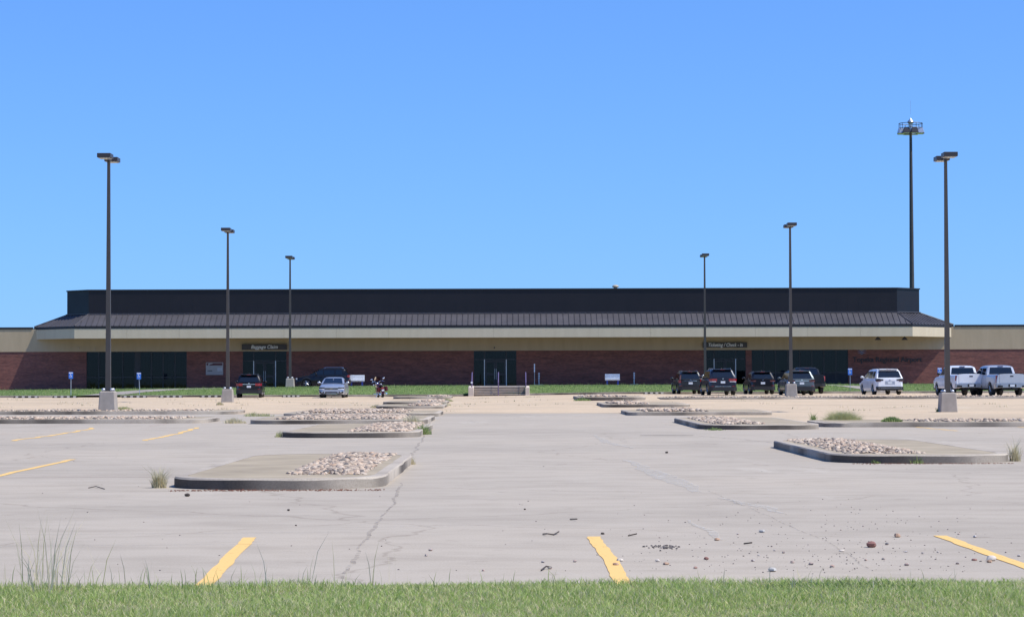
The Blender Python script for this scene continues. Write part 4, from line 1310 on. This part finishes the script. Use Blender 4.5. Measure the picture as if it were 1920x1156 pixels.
# silver sedan facing the viewer
hl = 4.95 / 2
P = dict(name='sedan', paint='paint_silver', L=4.95, W=1.85, H=1.46, belt=.98, wr=.335, wy=(-hl + 1.05, hl - .98), sill=.22, tumble=.34, round=.26,
         top=[(-hl, .86), (-hl + .15, 1.0), (-hl + .9, 1.02), (hl - 1.75, .98), (hl - 1.1, .94), (hl - .45, .84), (hl - .12, .74), (hl, .62)],
         cab=(-hl + .75, -hl + 1.6, hl - 2.35, hl - 1.35), side_glass=((-hl + 1.35, -hl + 2.0), (-hl + 2.1, hl - 1.75)), seams=(-hl + 2.05,),
         fit=[('grille', 'plastic_black', -.46, .46, .60, .70, .014, False, F_), ('grille_bar', 'chrome', -.47, .47, .70, .715, .024, False, F_), ('grille_bar', 'chrome', -.42, .42, .582, .598, .024, False, F_),
              ('badge', 'gold_badge', -.09, .09, .635, .665, .03, False, F_),
              ('headlight', 'car_glass', .48, .90, .66, .74, .012, True, F_, -.02), ('headlight_lens', 'lamp_clear', .50, .88, .59, .655, .012, True, F_),
              ('lower_grille', 'plastic_black', -.44, .44, .33, .43, .016, False, F_), ('fog_light_recess', 'plastic_black', .52, .84, .33, .45, .014, True, F_), ('fog_light', 'lamp_clear', .60, .72, .37, .41, .02, True, F_),
              ('front_lip', 'plastic_black', -.85, .85, .20, .26, .0, False, F_),
              ('tail_light', 'tail_red', .5, .88, .72, .86, .012, True, R_), ('license_plate', 'plate_white', -.15, .15, .6, .74, .01, False, R_)])
v = make_vehicle(P)
b = MB(); b.box(-.035, .035, hl - 2.02, hl - 2.0, 1.24, 1.32); b.tube([(0, hl - 1.95, 1.05), (0, hl - 1.95, 1.22)], .02, 5); b.build('hanging_tag', 'white_paint', v)
place(v, 621, 167.5, 180.0, 'silver sedan parked facing out with dark grille and gold badge', 'car', L=4.95)

# motorcycle
def motorcycle(x, D, yaw, lean):
    X = (x - 960) * D / F
    e = empty('touring_motorcycle', (X, D, gz(X, D)))
    e.rotation_euler = (0, R(lean), R(yaw))
    for wy, w in ((-.78, .16), (.85, .12)):
        b = MB(); b.lathe([(.20, -w / 2), (.30, -w / 2), (.325, -w / 4), (.325, w / 4), (.30, w / 2), (.20, w / 2)], 22, axis='X', c=(0, wy, .325)); t = b.build('wheel', 'tyre_rubber', e, smooth=True)
        b = MB(); b.lathe([(.20, -w / 2 - .005), (.03, -.06), (.03, .06), (.20, w / 2 + .005)], 16, axis='X', c=(0, wy, .325)); b.build('rim', 'chrome', t, smooth=True)
    b = MB(); b.box(-.17, .17, -.30, .38, .22, .58); b.build('engine', 'galvanised', e, bevel=.05)
    b = MB(); b.tube([(0, -.8, .4), (0, -.3, .5), (0, .5, .78), (0, .62, .95)], .05, 8); b.build('frame', 'plastic_black', e)
    b = MB(); b.ellipsoid((0, .18, .84), (.17, .36, .15), 14, 8); b.build('fuel_tank', 'paint_maroon', e, smooth=True)
    b = MB(); b.ellipsoid((0, -.28, .76), (.20, .26, .09), 12, 6); b.ellipsoid((0, -.66, .86), (.18, .22, .08), 12, 6); b.build('seat', 'seat_leather', e, smooth=True)
    for s in (-1, 1):
        b = MB(); b.box(min(s * .18, s * .40), max(s * .18, s * .40), -1.10, -.45, .42, .78); b.build('saddlebag', 'paint_maroon', e, bevel=.06)
        b = MB(); b.tube([(s * .12, .85, .325), (s * .12, .60, 1.0)], .035, 8); b.build('fork', 'chrome', e)
        b = MB(); b.tube([(s * .20, .20, .3), (s * .23, -.3, .24), (s * .24, -1.2, .27)], [.035, .045, .055], 8); b.build('exhaust', 'chrome', e)
        b = MB(); b.tube([(s * .06, .56, 1.06), (s * .20, .50, 1.18), (s * .46, .28, 1.12)], .018, 6); b.build('handlebar', 'chrome', e)
        b = MB(); b.tube([(s * .33, .38, 1.15), (s * .42, .36, 1.30)], .010, 5); b.ellipsoid((s * .44, .36, 1.34), (.085, .025, .05), 10, 6); b.build('mirror', 'chrome', e, smooth=True)
        b = MB(); b.ellipsoid((s * .27, .70, .92), (.06, .07, .06), 8, 6); b.build('auxiliary_lamp', 'lamp_clear', e, smooth=True)
        b = MB(); b.box(min(s * .24, s * .46), max(s * .24, s * .46), .10, .22, .28, .31); b.build('footboard', 'chrome', e)
    rows = []
    for i in range(6):
        z = 1.02 + i * .095; w = .27 * math.cos(i / 5 * .95)
        rows.append([(w * k, .66 - i * .05 - .06 * k * k, z) for k in (-1, -.6, -.2, .2, .6, 1)])
    b = MB(); b.grid(rows); b.build('windscreen', 'screen_clear', e, smooth=True)
    b = MB(); b.ellipsoid((0, .74, .98), (.13, .12, .13), 12, 8); b.build('headlight', 'chrome', e, smooth=True)
    rows = [[(s_ * .11, -.78 - .40 * math.cos(a), .325 + .40 * math.sin(a)) for s_ in (-1, -.5, .5, 1)] for a in [R(-5 + 130 * k / 8) for k in range(9)]]
    b = MB(); b.grid(rows); b.build('rear_fender', 'paint_maroon', e, smooth=True)
    rows = [[(s_ * .09, .85 + .38 * math.cos(a), .325 + .38 * math.sin(a)) for s_ in (-1, 1)] for a in [R(10 + 130 * k / 8) for k in range(9)]]
    b = MB(); b.grid(rows); b.build('front_fender', 'paint_maroon', e, smooth=True)
    b = MB(); b.box(-.10, .10, -1.20, -1.16, .62, .72); b.build('tail_light', 'tail_red', e, bevel=.01)
    b = MB(); b.box(-.09, .09, -1.22, -1.20, .46, .58); b.build('license_plate', 'plate_white', e)
    b = MB(); b.tube([(-.18, .1, .25), (-.42, -.05, -.0)], .015, 5); b.build('kickstand', 'chrome', e)
    tag(e, 'maroon touring motorcycle with windscreen and saddlebags leaning on its stand', 'motorcycle')
motorcycle(713.5, 170.5, 14.0, -7.0)

# ------------------------------------------------------------------ grass
def blades(name, m, P, hgt, wid, lean=.5, seg=2, parent=None):
    """P: (n,3) roots; hgt, wid: arrays; one mesh of bent blades"""
    n = len(P)
    a = rng.uniform(0, 2 * np.pi, n); d = np.stack([np.cos(a), np.sin(a)], 1)
    fa = rng.uniform(0, np.pi, n); w = np.stack([np.cos(fa), np.sin(fa)], 1) * wid[:, None] / 2
    ln = rng.uniform(.1, 1, n) * lean * hgt
    V = []
    if seg == 2:
        mid = P.copy(); mid[:, :2] += d * (ln * .35)[:, None]; mid[:, 2] += hgt * .6
        tip = P.copy(); tip[:, :2] += d * ln[:, None]; tip[:, 2] += hgt
        q = np.zeros((n, 5, 3)); q[:, 0] = P; q[:, 1] = P; q[:, 2] = mid; q[:, 3] = mid; q[:, 4] = tip
        q[:, 0, :2] -= w; q[:, 1, :2] += w; q[:, 2, :2] += w * .75; q[:, 3, :2] -= w * .75
        loops = np.array([0, 1, 2, 3, 3, 2, 4]); sizes = [4, 3]
        nv = 5
    else:
        tip = P.copy(); tip[:, :2] += d * ln[:, None]; tip[:, 2] += hgt
        q = np.zeros((n, 3, 3)); q[:, 0] = P; q[:, 1] = P; q[:, 2] = tip
        q[:, 0, :2] -= w; q[:, 1, :2] += w
        loops = np.array([0, 1, 2]); sizes = [3]; nv = 3
    me = bpy.data.meshes.new(name)
    me.vertices.add(n * nv); me.vertices.foreach_set('co', q.reshape(-1).astype(np.float32))
    li = (np.arange(n)[:, None] * nv + loops[None, :]).reshape(-1)
    me.loops.add(len(li)); me.loops.foreach_set('vertex_index', li.astype(np.int32))
    sz = np.tile(sizes, n); st = np.concatenate([[0], np.cumsum(sz)[:-1]])
    me.polygons.add(len(sz)); me.polygons.foreach_set('loop_start', st.astype(np.int32))
    me.update(calc_edges=True); me.validate()
    me.materials.append(MATS[m])
    return link_mesh(name, me, parent)
n = 300000
P = np.zeros((n, 3)); P[:, 0] = rng.uniform(-6.5, 6.5, n); P[:, 1] = 15.80 + .035 * P[:, 0] - rng.uniform(0, 1, n) * 4.2
edge = .10 * np.array([mnoise.noise((x * 1.7, 0, 5)) for x in P[:, 0]]) + .04 * np.array([mnoise.noise((x * 9, 0, 1)) for x in P[:, 0]])
P[:, 1] += edge
P[:, 2] = .005 - .03 * np.maximum(0, 15.75 - P[:, 1])
pat = np.array([mnoise.noise((x * 1.3, y * 1.3, 0)) for x, y in P[:, :2]])
h = rng.uniform(.018, .058, n) * (1 + .55 * pat)
stuff(blades('verge_grass', 'grass_blades', P, h, rng.uniform(.003, .0065, n), 1.25), 'mown green grass verge with ragged edge along the concrete lot', 'grass')
n = 90000
T_ = np.zeros((n, 3)); T_[:, 0] = rng.uniform(-6.5, 6.5, n); T_[:, 1] = 15.72 + .035 * T_[:, 0] - rng.uniform(0, 1, n) * 4.0
tp = np.array([mnoise.noise((x * 1.1 + 40, y * 1.6, 2)) + .5 * mnoise.noise((x * 4, y * 5, 9)) for x, y in T_[:, :2]])
T_ = T_[tp > rng.uniform(.0, .6, n)]
T_[:, 2] = .005 - .03 * np.maximum(0, 15.75 - T_[:, 1])
stuff(blades('verge_thatch', 'dry_blades', T_, rng.uniform(.012, .05, len(T_)), rng.uniform(.003, .006, len(T_)), 1.8), 'patches of dead straw thatch in the green verge', 'thatch')
P = np.zeros((n, 3)); P[:, 0] = rng.uniform(-48, 48, n); P[:, 1] = rng.uniform(176.5, 191.8, n)
keep = ~((P[:, 0] > SX0 - .5) & (P[:, 0] < SX1 + .4)); P = P[keep]
def on_path(x, y):
    for pts, w in (([(-31.0, 176.2), (-30.6, 178), (-29.4, 181), (-27.0, 184), (-23.5, 187.5), (-18, 192)], 1.35), ([(28.0, 176.5), (27.6, 179), (26.4, 182.5), (24.5, 186.5), (22, 192)], .95)):
        cx = interp(y, [(b_, a_) for a_, b_ in pts])
        if abs(x - cx) < w: return True
    return False
P = P[[not on_path(x, y) for x, y in P[:, :2]]]
P[:, 2] = [bank_z(x, y) - .01 for x, y in P[:, :2]]
n = len(P)
h = rng.uniform(.05, .14, n); tall = rng.uniform(0, 1, n) > .985; h[tall] *= 2.2
stuff(blades('bank_grass', 'bank_blades', P, h, rng.uniform(.02, .05, n), .7, 1), 'sunlit green grass covering the bank before the terminal', 'grass')

def tuft(name, x, y, z, n, hgt, spread, m, label, cat, wid=.008, lean=.7, group=None):
    n = int(n * 1.8); spread *= .8
    Q = np.zeros((n, 3)); Q[:, :2] = rng.normal(0, spread, (n, 2))
    rad = np.hypot(Q[:, 0], Q[:, 1]); far = rad > 1.9 * spread
    Q[far, :2] *= (rng.uniform(.3, 1.8, far.sum()) * spread / rad[far])[:, None]
    rad = np.hypot(Q[:, 0], Q[:, 1]) / spread
    o = blades(name, m, Q, hgt * rng.uniform(.35, 1, n) * np.exp(-rad ** 2 / 4.0), np.full(n, wid) * rng.uniform(.6, 1.3, n), lean)
    o.location = (x, y, z)
    return tag(o, label, cat, group)
def tuft_px(px, py, *a, z=None, **k):
    p = G(px, py, 0.0)
    if z is None: z = gz(p.x, p.y)
    p = G(px, py, z)
    return tuft('weed_tuft', p.x, p.y, z, *a, **k)
WG = 'weeds growing in joints and at kerbs'
tuft_px(298, 914, 160, .34, .07, 'dry_blades', 'dry straw coloured tuft at the corner of the nearest left island', 'weed', group=WG, lean=.9)
tuft_px(770, 870, 70, .17, .06, 'dry_blades', 'small brown tuft at the right kerb of the nearest left island', 'weed', group=WG)
tuft_px(526, 819, 60, .22, .10, 'weed_pale', 'pale weed at the dark corner of the second left island', 'weed', group=WG, wid=.012)
tuft_px(792, 814, 150, .34, .16, 'weed_green', 'dark green weed clump at the right corner of the second left island', 'weed', group=WG, wid=.015)
tuft_px(772, 796, 140, .38, .22, 'dry_blades', 'dry bushy weed behind the cobbles of the second left island', 'weed', group=WG, wid=.015, z=.1)
tuft_px(440, 793, 170, .24, .25, 'dry_blades', 'dry grass clump between the long left strip and the cobbled island', 'weed', group=WG, wid=.018)
tuft_px(474, 780, 90, .22, .25, 'weed_pale', 'pale weed clump on tan gravel near the cobbled island', 'weed', group=WG, wid=.02)
tuft_px(497, 780, 70, .18, .25, 'weed_pale', 'smaller pale weed clump next to the cobbled island', 'weed', group=WG, wid=.02)
tuft_px(1580, 795, 2600, .50, .42, 'weed_pale', 'large pale feathery bush at the end of the right strip', 'bush', group=WG, wid=.009, z=.0, lean=1.3)
tuft_px(1672, 790, 400, .18, .20, 'weed_green', 'low bright green weed on the kerb of the right strip', 'weed', group=WG, wid=.03, z=.14)
tuft_px(1525, 791, 60, .40, .08, 'weed_green', 'thin green weed between the chipped island and the pale bush', 'weed', group=WG, wid=.016)
tuft_px(1903, 864, 90, .50, .07, 'dry_blades', 'tall dry weed at the right end of the large right island', 'weed', group=WG, wid=.008)
for x, nn, hh, lab in ((1644, 60, .10, 'tiny green weed at the dark kerb, first of three'), (1685, 90, .15, 'middle green weed at the dark kerb of the large right island'), (1717, 140, .17, 'broadest green weed at the dark kerb of the large right island')):
    tuft_px(x, 868, nn, hh, .06 if nn < 100 else .11, 'weed_green', lab, 'weed', group=WG, wid=.014)
tuft_px(1340, 806, 60, .10, .2, 'weed_green', 'low green weed at the kerb of the second right island', 'weed', group=WG, wid=.02)
for x, y, m_, lab, s in ((705, 764, 'dry_blades', 'straw weeds at the left corner of the flat gravel island', .4), (760, 765, 'dry_blades', 'straw weeds along the kerb of the flat gravel island', .5), (800, 764, 'weed_green', 'green weeds along the kerb of the flat gravel island', .4),
                         (832, 760, 'dry_blades', 'tan weeds at the right end of the flat gravel island', .5), (838, 752, 'weed_pale', 'pale weeds between the two flat gravel islands', .5),
                         (1092, 751, 'weed_green', 'green weeds at the kerb below the steps', .6), (1190, 748, 'weed_pale', 'pale green weeds beside the island below the steps', .5),
                         (1272, 747, 'weed_green', 'green weeds at the left end of the strip before the dark cars', .5), (1385, 747, 'weed_pale', 'pale weeds at the strip before the blue black car', .6), (1425, 747, 'dry_blades', 'brown weeds at the strip before the small black crossover', .4), (1480, 747, 'weed_green', 'low weeds at the lamp footing in the strip', .4),
                         (412, 759, 'dry_blades', 'brown weeds beside the second left lamp footing', .25), (232, 768, 'weed_pale', 'pale weeds beside the tall left lamp footing', .6), (1762, 772, 'weed_green', 'green weeds at the foot of the tall right lamp footing', .2)):
    z0 = .15 if y < 750 else None
    tuft_px(x, y, 150, .22, s * .55, m_, lab, 'weed', group=WG, wid=.03, z=z0)
# patchy low weeds in the gravel joints
n = 1500
P = np.zeros((n, 3))
for i in range(n):
    j = i // 12
    if i % 12 == 0: cx, cy = random.uniform(-38, 38), random.uniform(101, 172)
    P[i] = (cx + random.gauss(0, .3), cy + random.gauss(0, .12), 0)
P[:, 2] = [gz(x, y) for x, y in P[:, :2]]
stuff(blades('gravel_weeds', 'dry_blades', P, rng.uniform(.04, .13, n), rng.uniform(.03, .07, n), .8, 1), 'sparse dry weeds scattered through the tan gravel', 'weeds')
# tall seed stalks at the verge
def stalks(px0, px1, n, h0, h1, label, lean=.35, m='dry_blades'):
    Q = np.zeros((n, 3)); xs = rng.uniform(px0, px1, n)
    D = rng.uniform(15.2, 15.85, n)
    x0 = np.mean((xs - 960) * D / F)
    Q[:, 0] = (xs - 960) * D / F - x0; Q[:, 1] = D - 15.6
    o = blades('grass_stalk', m, Q, rng.uniform(h0, h1, n), np.full(n, .006), lean)
    o.location = (x0, 15.6, -.01)
    stuff(o, label, 'grass stalks')
stalks(40, 130, 44, .20, .60, 'tall clump of pale seed stalks at the left of the verge', .6)
stalks(0, 300, 22, .12, .36, 'thin pale stalks scattered left of the yellow stripe', .5)
stalks(470, 760, 16, .12, .42, 'few thin stalks standing between the two left stripes', .5)
stalks(560, 1100, 60, .07, .16, 'short dark grass shoots along the middle of the verge', .7, 'weed_green')
stalks(0, 520, 60, .07, .18, 'short dark grass shoots along the left of the verge', .7, 'weed_green')
stalks(1300, 1800, 40, .06, .16, 'thin pale shoots along the right of the verge', .6)
Q = np.zeros((500, 3)); Q[:, 0] = rng.normal(0, .28, 500); Q[:, 1] = rng.normal(0, .12, 500)
o = blades('clover_patch', 'weed_green', Q, rng.uniform(.02, .055, 500), np.full(500, .016), 1.2); p = G(1570, 1100, 0); o.location = (p.x, p.y - .1, 0)
stuff(o, 'leafy bright green clover patch in the verge', 'weed')

# ------------------------------------------------------------------ loose stones and litter on the lot
LG = 'loose stones on the concrete'
def loose(px, py, r, label, me=None, flat=1.0, m=None):
    p = G(px, py, 0)
    o = link_mesh('loose_stone', me or LOOSE[random.randrange(8)])
    if m:
        o.data = o.data.copy(); o.data.materials.clear(); o.data.materials.append(MATS[m])
    o.location = (p.x, p.y, r * .5 * flat); o.scale = (r, r, r * flat); o.rotation_euler = (0, 0, random.uniform(0, 6.28))
    tag(o, label, 'stone', LG)
simple('stone_red', (.25, .12, .095), .8, var=.25, scale=20); simple('stone_blue', (.44, .42, .38), .8, var=.15, scale=20); simple('stone_tan', (.42, .27, .18), .8, var=.2, scale=20); simple('stone_white', (.58, .51, .43), .8, var=.15, scale=20)
S = 820 / 1920.0
def C8(x, y): return 1100 + x * S, 740 + y * S
for (x, y, r, lab, fl, m_) in ((1250, 668, .042, 'largest stone, reddish brown and round, among the loose stones', 1.1, 'stone_red'),
                               (770, 603, .034, 'flat pale blue grey stone standing alone among the loose stones', .7, 'stone_blue'),
                               (1363, 624, .026, 'brown and pale stone behind the reddish round one', 1.2, 'stone_tan'),
                               (572, 638, .030, 'flat tan stone beside the dark gravel heap', .7, 'stone_tan'),
                               (146, 728, .032, 'white flat stone lying at the middle yellow stripe', .6, 'stone_white'),
                               (128, 748, .026, 'tan stone lying on the middle yellow stripe', .8, 'stone_tan'),
                               (348, 744, .028, 'flat orange brown stone right of the middle stripe', .6, 'stone_tan'),
                               (312, 731, .020, 'small pale stone next to the flat orange brown one', .9, 'stone_white'),
                               (525, 722, .020, 'dark squarish stone near the verge', 1.0, 'stone_red'),
                               (816, 774, .030, 'pale grey stone touching the verge grass', .9, 'stone_blue'),
                               (1778, 727, .036, 'pale pink stone beside the right yellow stripe', 1.0, 'stone_white'),
                               (1768, 735, .022, 'tan stone leaning on the pale pink stone', .9, 'stone_tan'),
                               (1120, 686, .020, 'small white stone left of the reddish round one', .7, 'stone_white'),
                               (1703, 726, .022, 'flat brown stone near the right yellow stripe', .6, 'stone_red')):
    X, Y = C8(x, y); loose(X, Y, r, lab, None, fl, m_)
for (x, y, r) in ((985, 745, .018), (1078, 755, .016), (903, 737, .015), (864, 694, .015), (825, 684, .011), (730, 730, .014), (755, 706, .012), (478, 762, .016), (1405, 748, .016), (1318, 657, .018), (1475, 697, .014), (1542, 692, .012), (1225, 727, .014), (1302, 722, .012), (1628, 742, .013), (1705, 625, .018), (1634, 612, .011), (1840, 692, .011), (1898, 708, .014), (1116, 594, .009), (1214, 577, .009), (663, 612, .012), (812, 666, .010), (1402, 690, .011), (320, 627, .009)):
    X, Y = C8(x, y); loose(X, Y, r, 'small loose pebble on the concrete beyond the right verge')
for (x, y, r) in ((808, 1032, .017), (799, 1042, .016), (906, 1070, .012), (1018, 1054, .013), (1078, 1053, .016), (1031, 1066, .015)):
    loose(x, y, r, 'small pebble on the concrete between the two left stripes and the middle one')
for (x, y, r) in ((351, 930, .035), (541, 957, .018), (984, 955, .014), (1130, 1001, .016), (555, 985, .01), (1250, 849, .03)):
    loose(x, y, r, 'single dark clod lying out on the bare concrete', m='wood_stick')
spots = []
for _ in range(55):
    X, Y = C8(random.gauss(345, 32), random.gauss(668, 4.5)); p = G(X, Y); spots.append((p.x, p.y, .004, random.uniform(.005, .013)))
o = stone_pile('gravel_heap', spots, 'gravel_bits'); stuff(o, 'little heap of crumbled dark asphalt on the concrete', 'gravel')
spots = []
for _ in range(330):
    px, py = random.triangular(1080, 1920, 1600), random.triangular(930, 1080, 1060); p = G(px, py); spots.append((p.x, p.y, .002, random.uniform(.002, .0075)))
for _ in range(80):
    px, py = random.uniform(60, 1900), random.uniform(840, 1070); p = G(px, py); spots.append((p.x, p.y, .002, random.uniform(.003, .009)))
o = stone_pile('scattered_grit', spots, 'gravel_bits'); stuff(o, 'fine dark grit scattered over the concrete', 'gravel')
spots = []
for _ in range(700):           # crumbs along kerbs
    k = random.choice(((-4.3, -1.6, 29.65), (-4.2, -2.0, 29.6), (5.5, 8.1, 38.3)))
    spots.append((random.uniform(k[0], k[1]), k[2] + random.gauss(-.05, .10), .003, random.uniform(.004, .012)))
o = stone_pile('kerb_litter', spots, 'rust_litter'); stuff(o, 'rusty leaf litter lying along the near island kerbs', 'litter')
def stick(pts, label):
    P = [G(x, y, 0) for x, y in pts]
    b = MB(); b.tube([(p.x, p.y, .008 + .012 * (i % 2)) for i, p in enumerate(P)], .006, 5)
    c = P[0]
    o = b.build('twig', 'wood_stick'); tag(o, label, 'twig', 'twigs on the concrete')
stick([(1018, 1002), (1026, 1004), (1038, 1003), (1048, 1000)], 'crooked dark twig lying left of the middle stripe')
stick([(1069, 974), (1082, 976)], 'short straight twig beyond the crooked one')
stick([(1015, 1070), (1024, 1066), (1034, 1065)], 'short bent twig near the verge')
stick([(1395, 1020), (1410, 1021)], 'dark straight twig among the loose stones')
stick([(1178, 1005), (1194, 1004)], 'short dark twig beside the middle stripe')
stick([(166, 915), (180, 914), (196, 917)], 'rusty twig on the concrete left of the nearest island')
